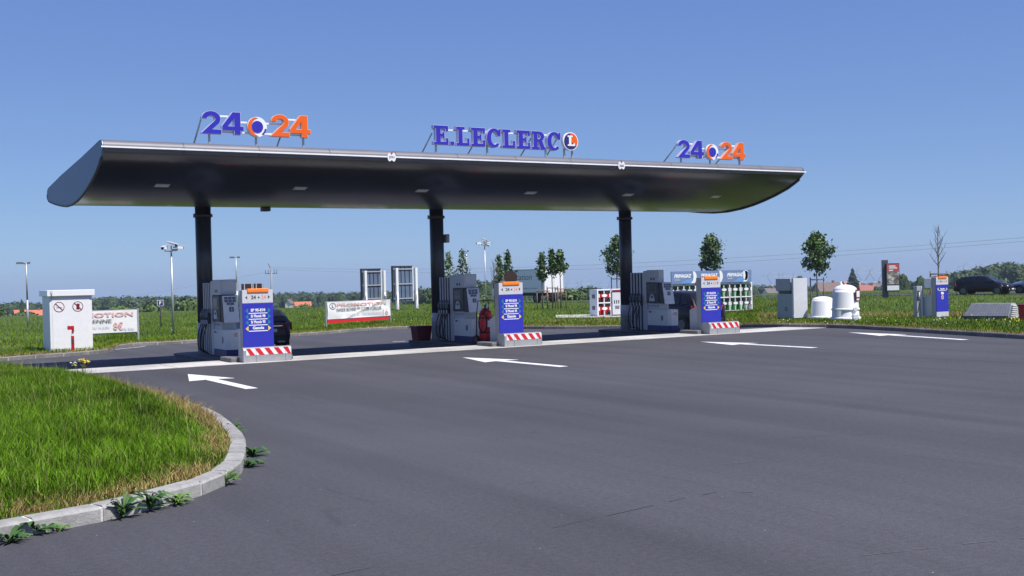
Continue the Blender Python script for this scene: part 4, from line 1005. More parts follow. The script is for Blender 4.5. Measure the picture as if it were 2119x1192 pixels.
# ------------------------------------------------------------------ gas bottle cages
mat('tank_white', (.80,.80,.83), .45, var=.02)
mat('pale_yellow', (.75,.68,.30), .5)
mat('slat_grey', (.24,.25,.28), .5, .2, var=.12)
mat('poster_red', (.50,.09,.09), .5)
ramp_mat('poster_photo', [(.35,(.08,.06,.055)),(.5,(.30,.28,.26)),(.62,(.62,.60,.57))], 2.2, .5, .0, 5, 2)
mat('tail_red', (.42,.008,.015), .2, coat=1.); mat('chrome', (.8,.8,.82), .12, 1., var=.02); mat('alloy', (.14,.145,.15), .4, .6); mat('head_glass', (.75,.77,.80), .1)
mat('lorry_white', (.80,.80,.83), .4, var=.04)
def gas_cage(px, py, ncols, cw, label, bcols, ribbon, header=None, depth=.75, H=1.62, rows=2, badge=True, side_print=False, info=None):
    b = gpv(px, py); e = empty('gas_cage', b, GRZ, label, 'gas cage', 'gas bottle cages')
    W = ncols*cw
    for x in (0, W):
        mb = MB(); mb.box(x-.04, x+.04, 0, depth, .06, H); mb.build('side_panel', 'white_gloss', e, bevel=.008)
    mb = MB(); mb.box(.04, W-.04, depth-.03, depth, .08, H); mb.build('back_panel', 'grey_paint', e)
    for i in range(1, ncols):
        mb = MB(); mb.box(i*cw-.03, i*cw+.03, .0, .06, .08, H); mb.build('upright', 'white_gloss', e)
    rh = (H-.08)/rows
    for r in range(rows+1):
        mb = MB(); mb.box(.04, W-.04, .0, depth-.03, .06+rh*r-(.04 if r else 0), .06+rh*r+.02); mb.build('shelf', 'white_paint', e)
    for c in range(ncols):
        for r in range(rows):
            z0 = .08+rh*r; xc = (c+.5)*cw
            if info == c: continue
            for s in (-1, 1):
                col = R_.choice(bcols); x = xc+s*cw*.22; rr = cw*.19; q = MB()
                q.lathe([(rr*.9,z0+.01),(rr,z0+.05),(rr,z0+rh*.56),(rr*.75,z0+rh*.68),(rr*.35,z0+rh*.74),(rr*.35,z0+rh*.84)], (x,.36,0), 14)
                q.build('gas_bottle', col, e)
            mb = MB(); mb.box(xc-.035, xc+.035, .02, .05, z0, z0+rh-.04); mb.build('door_post', 'light_grey', e)
            zc = z0+rh*.52; mb = MB()
            mb.plate([[(-cw*.45,-.1),(-cw*.36,-.02),(-cw*.45,.1),(cw*.45,.1),(cw*.36,-.02),(cw*.45,-.1)]], (xc,.01,zc), (1,0,0), (0,0,1), .01, 0); mb.build('ribbon_board', ribbon, e)
            mb = MB(); mb.plate([rect(-cw*.45,-cw*.37,-.10,.10)], (xc,-.001,zc), (1,0,0), (0,0,1), .008, 0); mb.plate([rect(cw*.37,cw*.45,-.10,.10)], (xc,-.001,zc), (1,0,0), (0,0,1), .008, 0)
            mb.plate([[(u*cw*.20, v*.085) for u, v in circle(0,0,1,20)]], (xc,-.001,zc), (1,0,0), (0,0,1), .012, 0)
            mb.build('price_badge', 'white_gloss', e)
    return e, W
GRZ = math.radians(0)
pad('gas_pad', [(1150,663),(1150,657),(1340,654),(1345,662)], .012)
e, W = gas_cage(1238, 656, 3, .92, 'white cage of red gas bottles standing behind the far column', ['red','maroon','grey_paint'], 'red', H=1.55, info=1)
mb = MB(); mb.box(.95, 1.80, -.10, -.06, .10, 1.50); mb.build('info_panel', 'light_grey', e)
mb = MB(); mb.box(.95, 1.80, -.106, -.10, 1.36, 1.50); mb.build('info_header', 'maroon', e)
mb = MB(); mb.box(1.55, 1.80, -.112, -.10, .10, 1.36); text(mb, 'CLAIRGAZ', (1.73,-.113,.72), (0,0,1), (-1,0,0), .58, .11, 1, .01); mb.build('info_side', ['white_gloss','dark_grey'], e)
for u in (1.05,1.2,1.35):
    mb = MB(); mb.box(u, u+.07, -.108, -.10, .72, .92); mb.build('bottle_picture', 'dark_grey', e)
mb = MB(); mb.box(1.12, 1.42, -.108, -.10, .42, .60); mb.build('photo_print', 'print_grey', e)
for z in (1.05,.40):
    mb = MB(); mb.box(-.05,-.041,.22,.50,z,z+.22); mb.build('side_print', 'print_grey', e)
e, W = gas_cage(1392, 651, 7, .88, 'long white cage of green gas bottles under a blue header board', ['green_plastic','green_plastic','dark_grey','grey_paint'], 'dark_grey', H=1.72)
mb = MB(); mb.box(-.1, W-.08, -.08, -.02, 1.76, 2.48); hb = mb.build('header_board', 'primagaz_blue', e)
for i in range(3):
    x0 = .05+2.02*i
    if x0+1.5 > W: break
    mb = MB(); text(mb, 'PRIMAGAZ', (x0+.05,-.08,2.10), (1,0,0), (0,0,1), 1.30, .22, 0, .045, .25); mb.build('brand_name', 'white_gloss', hb)
    mb = MB(); text(mb, 'energies', (x0+.08,-.08,1.95), (1,0,0), (0,0,1), .40, .07, 0, .02); mb.build('strapline', 'white_gloss', hb)
    mb = MB(); mb.plate([[(x0+.55,1.775),(x0+1.32,1.775),(x0+1.42,2.06),(x0+.95,1.98)]], (0,-.081,0), (1,0,0), (0,0,1), .002, 0); mb.build('blue_swoosh', 'sky_print', hb)
    mb = MB(); mb.plate([[(x0+1.30,1.775),(x0+1.46,1.95),(x0+1.51,2.14),(x0+1.46,2.46),(x0+1.60,2.46),(x0+1.72,2.30),(x0+1.74,2.08),(x0+1.66,1.88),(x0+1.54,1.775)]], (0,-.083,0), (1,0,0), (0,0,1), .002, 0); mb.build('white_flame', 'white_gloss', hb)
mb = MB(); mb.plate([arc(W-.55,2.12,.19,.26,180,360,12)+[(W-.36,2.42),(W-.74,2.42)]], (0,-.083,0), (1,0,0), (0,0,1), .002, 0); mb.build('shield_mark', 'white_gloss', hb)
mb = MB(); mb.box(.05, W-.05, .02, .05, 1.64, 1.78); mb.build('header_rail', 'light_grey', e)

# ------------------------------------------------------------------ tanks, dispenser and boxes on the right verge
PAD_Z = None
b = gpv(1640, 661); k = mpp(b)
e = empty('equipment_cabinet', b, 0, 'tall grey equipment cabinet with shade painted into its sides beside the white tanks', 'cabinet')
mb = MB(); mb.box(0, .90, 0, 1.05, 0, .06); mb.build('plinth', 'black', e)
mb = MB(); mb.box(.02, .88, .02, 1.0, .06, 1.20); mb.build('lower_case', 'grey_paint', e, bevel=.01)  # cases darker than the sunlit front panel: side shade put into the colour
mb = MB(); mb.box(.02, .88, .12, 1.08, 1.35, 1.92); mb.build('upper_case', 'grey_paint', e, bevel=.01)
mb = MB(); mb.box(.12, .80, .25, .95, 1.201, 1.349); mb.build('neck', 'anthracite', e)
mb = MB(); mb.box(-.0, .90, -.10, .018, .06, 1.93); mb.build('front_panel', 'light_grey', e, bevel=.008)
mb = MB(); mb.plate([circle(0,0,.09)], (.019,.42,.48), (0,-1,0), (0,0,1), .006, 0); text(mb, '10', (.012,.46,.43), (0,-1,0), (0,0,1), .08, .10, 1, .03); mb.build('number_badge', ['black','white_gloss'], e)
def dome_tank(px, py, R, H, label, tall):
    b = gpv(px, py); e = empty('storage_tank', b, math.radians(-30), label, 'tank', 'white storage tanks')
    sh = [(R*1.0,.14),(R*.985,.16),(R*.90,H*.78),(R*.86,H*.83)]
    dome = [(R*.86*math.cos(math.radians(a)), H*.83+(H*.17)*math.sin(math.radians(a))) for a in range(0, 90, 10)]+[(.02, H)]
    mb = MB(); mb.lathe(sh+dome, (0,0,0), 40); body = mb.build('shell', 'tank_white', e)
    mb = MB(); mb.lathe([(R*1.10,0),(R*1.10,.12),(R*1.0,.14)], (0,0,0), 40); mb.build('foot_ring', 'tank_white', e)
    if tall:
        mb = MB(); mb.lathe([(R*1.0,.40),(R*1.03,.42),(R*1.03,.46),(R*.98,.48)], (0,0,0), 40); mb.build('band', 'tank_white', e)
        mb = MB(); mb.lathe([(.09,H-.10),(.05,H+.02),(.01,H+.13)], (-.28*R,0,0), 12); mb.build('vent_cone', 'tank_white', e)
        mb = MB(); mb.box(R*.2, R*.62, -R*1.16, -R*.7, .0, .26); mb.cyl((R*.42,-R*.80,.45),(R*.42,-R*1.06,.45),.10,n=16); mb.build('outlet_box', 'tank_white', e, bevel=.02)
        t = Vector((math.sin(.75), -math.cos(.75), 0)); ux = Vector((math.cos(.75), math.sin(.75), 0)); o = t*(R*.985)
        mb = MB(); mb.plate([rect(-.16,.16,.78,1.22)], o, ux, (0,0,1), .012, 0); mb.plate([rect(-.08,.15,.92,1.16)], o+t*.012, ux, (0,0,1), .004, 1); mb.plate([rect(-.08,.12,.80,.86)], o+t*.012, ux, (0,0,1), .004, 1); mb.build('notice_board', ['maroon','white_gloss'], e)
    return e
dome_tank(1703, 659.5, .56, 1.05, 'small squat white dome tank next to the grey cabinet', False)
dome_tank(1750, 662.5, .54, 1.42, 'tall white dome tank with red notice on its side', True)
pad('tank_pad', [(1640,662),(1640,656),(2119,657),(2119,663)], -.01, 'concrete_grey')
# air and water post with hose
b = gpv(1901, 658); e = empty('air_post', b, math.radians(-8), 'slim grey air post with black hose by the far totem', 'air post'); e.scale = (.85,.85,.9)
mb = MB(); mb.box(-.19,.19,-.12,.14,0,1.42); mb.build('case', 'grey_paint', e, bevel=.012)
mb = MB(); mb.box(.06,.11,-.14,-.121,.02,1.40); mb.build('bright_strip', 'white_gloss', e)
mb = MB(); mb.box(-.16,-.02,-.13,-.121,.78,1.22); hb = mb.build('holster', 'black', e)
mb = MB(); mb.tube([(-.09,-.15,1.16),(-.13,-.22,1.0),(-.16,-.2,.86)], .03, 6); mb.build('nozzle', 'light_grey', e)
mb = MB(); mb.tube([(-.16,-.2,.9),(-.18,-.24,.6),(-.26,-.25,.3),(-.42,-.24,.10),(-.8,-.2,.03),(-1.2,-.1,.02),(-.6,-.16,.02),(-.1,-.14,.03)], .02, 6); mb.build('hose', 'rubber', e)
b = gpv(1931, 658.5); 
e, B = make_totem(b.x+.46, b.y-.1, b.z, 'blue single-grade totem on the verge beside the air post', [('Gazole','pale_yellow')], low=.30)
e.scale = (.82,.82,.82)
mb = MB(); mb.plate([[(-.10,1.14),(.10,1.14),(.10,1.21),(.05,1.26),(-.10,1.26)]], (0,-.001,0), (1,0,0), (0,0,1), .003, 0); B('truck_symbol', 'white_gloss', mb)
mb = MB(); mb.plate([[(u*.085, 1.00+v*.10) for u, v in circle(0,0,1,8)]], (0,-.001,0), (1,0,0), (0,0,1), .003, 0); mb.plate([[(u*.05, 1.00+v*.06) for u, v in circle(0,0,1,8)]], (0,-.005,0), (1,0,0), (0,0,1), .003, 1); B('warning_sticker', ['white_gloss','red'], mb)
mb = MB(); mb.prism([(.302,.05),(.95,.05),(.95,.98),(.302,1.12)], -.42, .30, 'x'); B('pedestal', 'light_grey', mb, bevel=.02)
mb = MB(); mb.box(-.46,-.36,.30,.70,1.45,1.95,0,.03); B('side_lamp', 'white_gloss', mb)
# louvred wedge-shaped box
A_, B_ = gpv(1990, 661), gpv(2086, 661.5); d = B_-A_; L_ = math.hypot(d.x, d.y); rz = math.atan2(d.y, d.x)
e = empty('louvre_box', A_, rz, 'low grey wedge-shaped box with tiled slope and white slatted end', 'vent box')
hgt = 32*mpp(A_)
mb = MB(); mb.hexa([(.0,0,0),(L_,0,0),(L_,1.0,0),(.0,1.0,0),(.25,.45,hgt),(L_,.45,hgt),(L_,1.0,hgt),(.25,1.0,hgt)]); mb.build('case', 'grey_paint', e)
mb = MB(); mb.box(-.02, L_+.01, -.03, .02, 0, .14); mb.build('base_rail', 'anthracite', e)
nr, nc = 7, 16; sl = Vector((0,.45,hgt)); 
for r in range(nr):
    mb = MB()
    for c in range(nc):
        t0, t1 = (r+.12)/nr, (r+.95)/nr; xa = .25*t0+(L_-.25*t0)*(c+.06)/nc; xb = .25*t0+(L_-.25*t0)*(c+.94)/nc
        n_ = Vector((0,-hgt,.45)).normalized()*.012
        q = [Vector((xa,0,0))+sl*t0+n_, Vector((xb,0,0))+sl*t0+n_, Vector((xb,0,0))+sl*t1+n_*2, Vector((xa,0,0))+sl*t1+n_*2]
        mb.add(q, [(0,1,2,3)]); 
    mb.build('tile_row', 'slat_grey', e)
for r in range(7):
    z = .05+(hgt-.08)*r/7; y0 = .45*z/hgt
    mb = MB(); mb.box(L_+.005, L_+.09, y0+.02, 1.0, z, z+.035); mb.build('slat', 'white_gloss', e)
e = empty('litter_bin', gpv(2122,661.5), rz, 'dark red tapered bin at the slatted end of the vent box', 'bin')
mb = MB(); P = []
for z, a in ((0,.16),(.52,.21)): P += [(-a,-.2,z),(a,-.2,z),(a,.2,z),(-a,.2,z)]
mb.hexa(P); mb.build('tub', 'red', e, bevel=.02); mb = MB(); mb.box(-.23,.23,-.22,.22,.52,.57); mb.build('rim', 'maroon', e, bevel=.01)
# advertising pylon
b = gpv(1834, 616); k = mpp(b); e = empty('advert_pylon', b, math.radians(-32), 'dark advertising pylon with a red and white poster', 'advertising pylon')
h_ = 78*k; mb = MB(); mb.box(-.28,.15,-.12,.12,-.2,h_); mb.build('pillar', 'anthracite', e, bevel=.01)
mb = MB(); mb.box(-.05,.95,-.30,-.125,12*k,h_-7*k); mb.build('poster_case', 'dark_grey', e, bevel=.02)
z0, z1 = 14*k, h_-9*k; P = lambda t: z0+(z1-z0)*t
mb = MB(); mb.box(.0,.90,-.306,-.301,P(.72),P(1)); ps = mb.build('poster_head', 'poster_red', e)
mb = MB(); mb.box(.0,.90,-.306,-.301,P(.25),P(.715)); mb.build('poster_photo', 'poster_photo', e)
mb = MB(); mb.box(.0,.90,-.308,-.301,P(.02),P(.20)); mb.build('poster_foot', 'white_gloss', e)
for t, w_ in ((.93,.5),(.86,.62),(.77,.3)):
    mb = MB(); mb.box(.15,.15+w_,-.311,-.307,P(t)-.05,P(t)+.04); mb.build('poster_line', 'white_gloss', ps)

# ------------------------------------------------------------------ vehicles
for n_, c in (('car_black', (.006,.005,.008)), ('car_navy', (.018,.02,.03)), ('car_blue', (.12,.19,.30))): mat(n_, c, .35, 0, var=.04, spec=.3, coat=.25)
def make_car(loc_, heading, paint, label, H=1.48, L=4.25, W=1.78, rear_chrome=False):
    """local: +x forward, origin on the ground under the middle"""
    e = empty('parked_car', loc_, heading, label, 'car', 'cars')
    kx, kw, kz = L/4.28, W/1.78, H/1.48
    S = [(-2.13,.58,.42,.84,.86),(-2.06,.78,.30,.93,.96),(-1.8,.865,.24,.955,.975),(-1.1,.885,.21,.96,.97),(0,.89,.21,.945,.955),(.9,.885,.21,.925,.965),(1.3,.87,.21,.885,.945),(1.72,.845,.22,.80,.865),(2.0,.77,.25,.68,.735),(2.13,.60,.34,.56,.60)]
    mb = MB(); prof = lambda hw, zb, zs, zt: [(hw*.78,zb),(hw*.96,zb+.09),(hw,.52),(hw*.985,.74),(hw*.94,zs),(hw*.55,zt-.006),(0,zt)]
    rings = []
    for x, hw, zb, zs, zt in S:
        h_ = prof(hw, zb, zs, zt); rings.append([(x*kx, y*kw, z*kz) for y, z in h_]+[(x*kx, -y*kw, z*kz) for y, z in h_[::-1][1:]])
    n = len(rings[0]); mb.v = [p for r in rings for p in r]
    for i in range(len(rings)-1):
        for k in range(n): mb.face((i*n+k, i*n+(k+1) % n, (i+1)*n+(k+1) % n, (i+1)*n+k)[::-1], 0, True)
    mb.face(range(n)); mb.face(range(len(rings)*n-1, (len(rings)-1)*n-1, -1))
    body = mb.build('body', paint, e)
    # greenhouse
    G = [(-2.0,.93,.82,.02),(-1.78,1.18,.72,.02),(-1.50,1.395,.63,.015),(-.95,1.455,.62,.03),(-.25,1.48,.61,.035),(.30,1.445,.60,.035),(.72,1.21,.70,.02),(1.12,.94,.80,.01)]
    mb = MB(); rings = []
    for x, z, hw, cr in G:
        yb = .84
        rings.append([(x*kx, yb*kw if z > 1 else hw*kw, .93*kz), (x*kx, (hw+.04)*kw, (z-.035)*kz), (x*kx, hw*.85*kw, z*kz), (x*kx, 0, (z+cr)*kz), (x*kx, -hw*.85*kw, z*kz), (x*kx, -(hw+.04)*kw, (z-.035)*kz), (x*kx, -yb*kw if z > 1 else -hw*kw, .93*kz)])
    n = 7; mb.v = [p for r in rings for p in r]
    for i in range(len(rings)-1):
        for k in range(n-1): mb.face((i*n+k, i*n+k+1, (i+1)*n+k+1, (i+1)*n+k)[::-1], 0, True)
    mb.build('cabin', paint, e)
    def gy(z): return (.845-(z-.93)*(.845-.665)/(1.42-.93))
    for s in (-1, 1):
        for nm, poly in (('rear_side_window', [(-1.62,1.03),(-1.18,1.0),(-1.15,1.36),(-1.38,1.33)]), ('rear_door_window', [(-1.08,1.0),(-.34,.99),(-.33,1.41),(-1.02,1.39)]), ('front_door_window', [(-.22,.99),(.78,.985),(.28,1.38),(-.20,1.41)])):
            mb = MB(); pts = [(x*kx, s*(gy(z)+.012)*kw, z*kz) for x, z in poly]; mb.add(pts, [(0,1,2,3) if s < 0 else (3,2,1,0)]); mb.build(nm, 'glass', e)
        mb = MB(); mb.box(.72*kx, .92*kx, min(s*.86,s*1.0)*kw, max(s*.86,s*1.0)*kw, .95*kz, 1.07*kz, 0, .02); mb.build('mirror', paint, e)
        for x in (-1.30*kx, 1.28*kx):
            mb = MB(); mb.cyl((x, s*.60*kw, .315), (x, s*.888*kw, .315), .36, n=28); mb.build('wheel_arch', 'black', e)
            mb = MB(); mb.cyl((x, s*.66*kw, .315), (x, s*.895*kw, .315), .315, n=28); wh = mb.build('wheel', 'rubber', e)
            mb = MB(); mb.cyl((x, s*.86*kw, .315), (x, s*.905*kw, .315), .205, n=20)
            mb.build('rim', 'alloy', wh)
        for zz in (.70,):
            for x in (-.62, .28):
                mb = MB(); mb.box((x-.09)*kx, (x+.09)*kx, min(s*.875,s*.905)*kw, max(s*.875,s*.905)*kw, zz*kz, (zz+.03)*kz); mb.build('door_handle', paint, e)
        # lamps
        mb = MB(); mb.hexa([(-2.15*kx,s*.42*kw,.79*kz),(-1.84*kx,s*.89*kw,.70*kz),(-1.80*kx,s*.86*kw,.72*kz),(-2.06*kx,s*.40*kw,.80*kz),(-2.12*kx,s*.48*kw,.94*kz),(-1.88*kx,s*.872*kw,.96*kz),(-1.84*kx,s*.84*kw,.97*kz),(-2.04*kx,s*.46*kw,.95*kz)]); mb.v = [(x_-.035, y_*1.03, z_) for x_, y_, z_ in mb.v]; mb.build('tail_lamp', 'tail_red', e)
        mb = MB(); mb.hexa([(2.085*kx,s*.52*kw,.57*kz),(1.70*kx,s*.858*kw,.64*kz),(1.60*kx,s*.84*kw,.64*kz),(1.95*kx,s*.50*kw,.57*kz),(1.98*kx,s*.55*kw,.705*kz),(1.58*kx,s*.842*kw,.775*kz),(1.52*kx,s*.82*kw,.775*kz),(1.90*kx,s*.52*kw,.70*kz)]); mb.build('head_lamp', 'head_glass', e)
        mb = MB(); mb.cyl((2.04*kx,s*.58*kw,.40*kz),(2.10*kx,s*.56*kw,.40*kz),.07,n=12); mb.build('fog_lamp', 'head_glass', e)
    mb = MB(); mb.add([(.40*kx,.56*kw,1.405*kz),(.40*kx,-.56*kw,1.405*kz),(1.08*kx,-.75*kw,.985*kz),(1.08*kx,.75*kw,.985*kz)], [(3,2,1,0)]); mb.v = [(x+.02, y, z+.012) for x, y, z in mb.v]; mb.build('windscreen', 'glass', e)
    mb = MB(); mb.add([(-1.60*kx,.54*kw,1.335*kz),(-1.60*kx,-.54*kw,1.335*kz),(-1.955*kx,-.68*kw,1.0*kz),(-1.955*kx,.68*kw,1.0*kz)], [(0,1,2,3)]); mb.v = [(x-.022, y, z+.012) for x, y, z in mb.v]; mb.build('rear_window', 'glass', e)
    mb = MB(); mb.box(2.10*kx, 2.15*kx, -.26*kw, .26*kw, .38*kz, .48*kz); mb.build('number_plate', 'white_gloss', e)
    mb = MB(); mb.box(-2.16*kx, -2.12*kx, -.26*kw, .26*kw, .66*kz, .76*kz); mb.build('number_plate', 'white_gloss', e)
    mb = MB(); mb.box(-2.16*kx, -2.08*kx, -.62*kw, .62*kw, .30*kz, .50*kz, 0, .02); mb.build('rear_bumper', paint if rear_chrome else 'black', e)
    if rear_chrome:
        mb = MB(); mb.box(-2.155*kx, -2.10*kx, -.48*kw, .48*kw, .845*kz, .875*kz); mb.build('chrome_strip', 'chrome', e)
        for s in (-1, 1):
            mb = MB(); mb.box(-2.18*kx, -2.12*kx, s*.40*kw-.14, s*.40*kw+.14, .31*kz, .36*kz); mb.build('exhaust_trim', 'chrome', e)
    return e
zc = terr(12.7, 38.2)
make_car((13.85, 41.2, terr(13.85, 41.2)), math.radians(90), 'car_navy', 'dark hatchback with red tail lamps stopped beyond the first totem', H=1.57, rear_chrome=True)
make_car((31.3, 37.9, terr(31.3,37.9)), math.radians(90), 'car_black', 'black tall car refuelling at the pump near the gas cages', H=1.66, L=4.3, W=1.80)
# road on the bank to the right with two passing cars
p = vat(2037, 97); r_, a_ = frame(p); hd = math.atan2((r_-a_*.36).y, (r_-a_*.36).x)
dv_ = Vector((math.cos(hd), math.sin(hd), 0)); nv_ = Vector((-dv_.y, dv_.x, 0))
mb = MB(); NS = 60
for i in range(NS+1):
    q0 = p+dv_*(-45+90*i/NS)
    for j in range(5):
        q = q0+nv_*(-1.2+2.0*j); mb.v.append((q.x, q.y, vz(q.x, q.y)+.03))
for i in range(NS):
    for j in range(4): mb.face((i*5+j, i*5+5+j, i*5+6+j, i*5+1+j))
struct(mb.build('access_road', 'asphalt'))
make_car((p.x, p.y, vz(p.x,p.y)+.035), hd, 'car_black', 'black hatchback driving along the bank past the vent box', H=1.45, L=4.3, W=1.82)
q = p+dv_*3.3+nv_*2.7
make_car((q.x, q.y, vz(q.x,q.y)+.035), hd+math.pi, 'car_blue', 'grey-blue car half hidden behind the black hatchback', H=1.50)
# white box lorry
rl = vat(1127, 116); r_, a_ = frame(rl); hdv = (-r_*.62+a_*.78).normalized(); hd = math.atan2(hdv.y, hdv.x)
org = rl; e = empty('box_lorry', Vector((rl.x, rl.y, rl.z)), hd, 'white box lorry with italic lettering parked behind the staked trees', 'lorry')
# local: +x forward, rear-left corner at the origin, right = -y
Wt, Lb, z0, z1 = 2.45, 6.9, 1.02, 3.42
mb = MB(); mb.box(0, Lb, -Wt, 0, z0, z1); mb.build('box_body', 'lorry_white', e, bevel=.03)
mb = MB(); mb.box(0,Lb,.001,.02,z1-.06,z1+.01); mb.box(0,Lb,.001,.02,z0,z0+.08); mb.build('edge_rail', 'grey_paint', e)
mb = MB(); text(mb, 'Location', (Lb*.86,.004,2.35), (-1,0,0), (0,0,1), 3.9, .62, 0, .0, .3); mb.build('side_lettering', 'print_grey', e)
mb = MB(); text(mb, 'www.location de camions', (Lb*.62,.004,1.42), (-1,0,0), (0,0,1), 3.2, .16, 0, .0); mb.build('small_lettering', 'print_grey', e)
mb = MB(); mb.box(-.02,-.001,-Wt*.5-.01,-Wt*.5+.01,z0,z1-.1); mb.build('door_seam', 'grey_paint', e)
for s in (.06, 1.75):
    mb = MB(); mb.box(-.03,-.001,-s-.62,-s,z0+.10,z0+.28); mb.build('rear_marker', 'pale_pink', e)
    mb = MB(); mb.box(-.06,-.001,-s-.45,-s-.05,.68,.84); mb.build('tail_lamp', 'tail_red', e)
mb = MB(); mb.box(.0,Lb,-Wt+.7,-.7,.72,z0-.005); mb.box(-.1,.02,-Wt+.1,-.1,.50,.62); mb.build('chassis', 'black', e)
for x in (1.5, 8.3):
    for y0, y1 in ((-.35,-.02),(-Wt+.02,-Wt+.35)):
        mb = MB(); mb.cyl((x,y0,.48),(x,y1,.48),.48,n=24); wh = mb.build('wheel', 'rubber', e)
        mb = MB(); mb.cyl((x,y0-.01,.48),(x,y1+.01,.48),.25,n=16); mb.build('rim', 'alloy', wh)
mb = MB(); mb.prism([(7.15,.55),(9.0,.55),(9.08,1.35),(8.75,2.45),(8.4,2.72),(7.15,2.75)], -Wt+.08, -.08, 'y'); cb = mb.build('cab', 'lorry_white', e, bevel=.06)
mb = MB(); mb.add([(7.55,-.07,1.55),(8.75,-.07,1.50),(8.55,-.07,2.3),(7.55,-.07,2.35)], [(3,2,1,0)]); mb.build('side_window', 'glass', cb)
mb = MB(); mb.box(8.35,8.55,.02,.20,1.5,2.1); mb.build('mirror', 'black', cb)
mb = MB(); mb.prism([(7.2,2.76),(8.2,2.76),(7.25,3.3),(7.2,3.3)], -Wt+.2, -.2, 'y'); mb.build('air_deflector', 'lorry_white', cb)

# ------------------------------------------------------------------ plants
mat('bark', (.13,.10,.08), .9, var=.25, scale=12, bump=.4, bscale=30)
mat('tree_leaf', (.065,.12,.024), .55, var=.35, scale=1.2, island=.45); mat('tree_leaf_dark', (.048,.092,.022), .55, var=.35, scale=1.2, island=.45)
mat('poplar_leaf', (.085,.14,.05), .55, var=.3, scale=1.2, island=.4)
ramp_mat('wood_leaves', [(.3,(.016,.034,.012)),(.5,(.032,.062,.018)),(.7,(.055,.085,.026))], .45, .8, 1.0, 1.2, 8, second=(.03,.75,1.25))
ramp_mat('conifer', [(.3,(.012,.028,.014)),(.6,(.025,.05,.022)),(.8,(.04,.065,.028))], 1.2, .8, 1.0, 3, 8)
ramp_mat('scrub_leaves', [(.3,(.03,.055,.012)),(.5,(.06,.10,.022)),(.7,(.10,.135,.04))], .8, .8, 1.0, 2.2, 8, second=(.05,.75,1.25))
mat('wood_card', (.036,.068,.02), .6, var=.4, scale=.2, island=.5); mat('scrub_card', (.062,.105,.024), .6, var=.4, scale=.3, island=.5)
mat('wall_white', (.72,.71,.68), .8, var=.05, scale=.8); mat('wall_cream', (.58,.52,.43), .8, var=.06, scale=.8); mat('brick', (.30,.12,.08), .8, var=.15)
mat('roof_grey', (.14,.13,.13), .8, var=.15, scale=2); mat('roof_orange', (.50,.16,.08), .8, var=.15, scale=2); mat('roof_brown', (.17,.12,.11), .8, var=.15, scale=2)
mat('roof_salmon', (.40,.20,.13), .8, var=.15, scale=2); mat('roof_red', (.36,.14,.11), .8, var=.15, scale=2); mat('wire', (.25,.27,.30), .6)
def leaf_cloud(mb, centres, rng, n, size, spread, mi=0):
    for _ in range(n):
        c, r = rng.choice(centres); p = c+Vector((rng.gauss(0,1), rng.gauss(0,1), rng.gauss(0,1)))*(r*spread)
        a = Vector((rng.uniform(-1,1), rng.uniform(-1,1), rng.uniform(-.6,.8))).normalized(); b = a.orthogonal().normalized()
        b = (b*math.cos(rng.uniform(0,6.28))+a.cross(b)*math.sin(rng.uniform(0,6.28))); s = size*rng.uniform(.6,1.3)
        q = a.cross(b)
        mb.add([p-b*s, p+q*s*.55, p+b*s, p-q*s*.55], [(0,1,2,3)], mi)
def sapling(px, D, py_top, py_crown, wpx, label, seed, leaf='tree_leaf', slim=False, stakes=True, py_stake=None, n=1500, bare=False, lean=0.):
    rng = random.Random(seed); b = vat(px, D); k = mpp(b); top = atd(px, py_top, D).z-b.z; cb = atd(px, py_crown, D).z-b.z; R = wpx*k/2
    e = empty('young_tree', b, 0, label, 'tree', 'young staked trees')
    mb = MB(); L_ = top-cb; trunk = [(0,0,-.2),(.02,.01,cb*.5),(.0,.02,cb),(lean*.5,.02,cb+L_*.5),(lean,.0,top-.1)]
    mb.tube(trunk, .055 if not bare else .05, 8, taper=.012); cent = []
    nl = 15 if not bare else 16
    for i in range(nl):
        t = (i+.5)/nl; z = cb+L_*t*.9; a = i*2.4+rng.uniform(-.4,.4)
        rr = R*(math.sin(math.pi*(.24+t*.74))**.9 if not slim else (1.0-.95*t**.6))*rng.uniform(.55,1.05)
        d = Vector((math.cos(a), math.sin(a), 0)); up = .7 if not slim else 1.6
        if bare: up = 1.3
        tip = Vector((lean*t,0,z))+d*rr+Vector((0,0,rr*up))
        if tip.z > top: tip.z = top-rng.uniform(0,.2)
        s0 = Vector((lean*t*.8,0,max(.3, z-.05)))
        mid = s0.lerp(tip,.5)+Vector((0,0,-.08*rr))
        mb.tube([s0, mid, tip], .02*(1-.5*t)+.006, 5, taper=.005)
        if bare:
            for q in range(3):
                w0 = s0.lerp(tip, .4+.2*q); mb.tube([w0, w0+Vector((rng.uniform(-.2,.2),rng.uniform(-.2,.2),rng.uniform(.2,.45)))], .007, 4, taper=.003)
        for f in (.45,.75,1.0): cent.append((s0.lerp(tip, f), max(.12, R*(.30 if not slim else .22)*rng.uniform(.7,1.2))))
    mb.build('trunk', 'bark', e)
    if not bare:
        cent += [(Vector((lean, 0, top-.15)), R*.22), (Vector((lean*.8, 0, top-.4)), R*.28)]
        mb = MB(); leaf_cloud(mb, cent, rng, n, .105 if not slim else .12, .68); mb.build('crown', leaf, e)
    if stakes:
        zs = (atd(px, py_stake, D).z-b.z) if py_stake else 1.6; r_, a_ = frame(b)
        for s in (-1, 1):
            mb = MB(); q = r_*(s*.42); mb.cyl((q.x,q.y,-.2),(q.x,q.y,zs),.04,n=7); mb.build('stake', 'wood_post', e)
        mb = MB(); q0, q1 = r_*-.46, r_*.46; mb.tube([(q0.x,q0.y-.05,zs-.15),(q1.x,q1.y-.05,zs-.15)], .035, 6); mb.build('crossbar', 'wood_post', e)
    return e
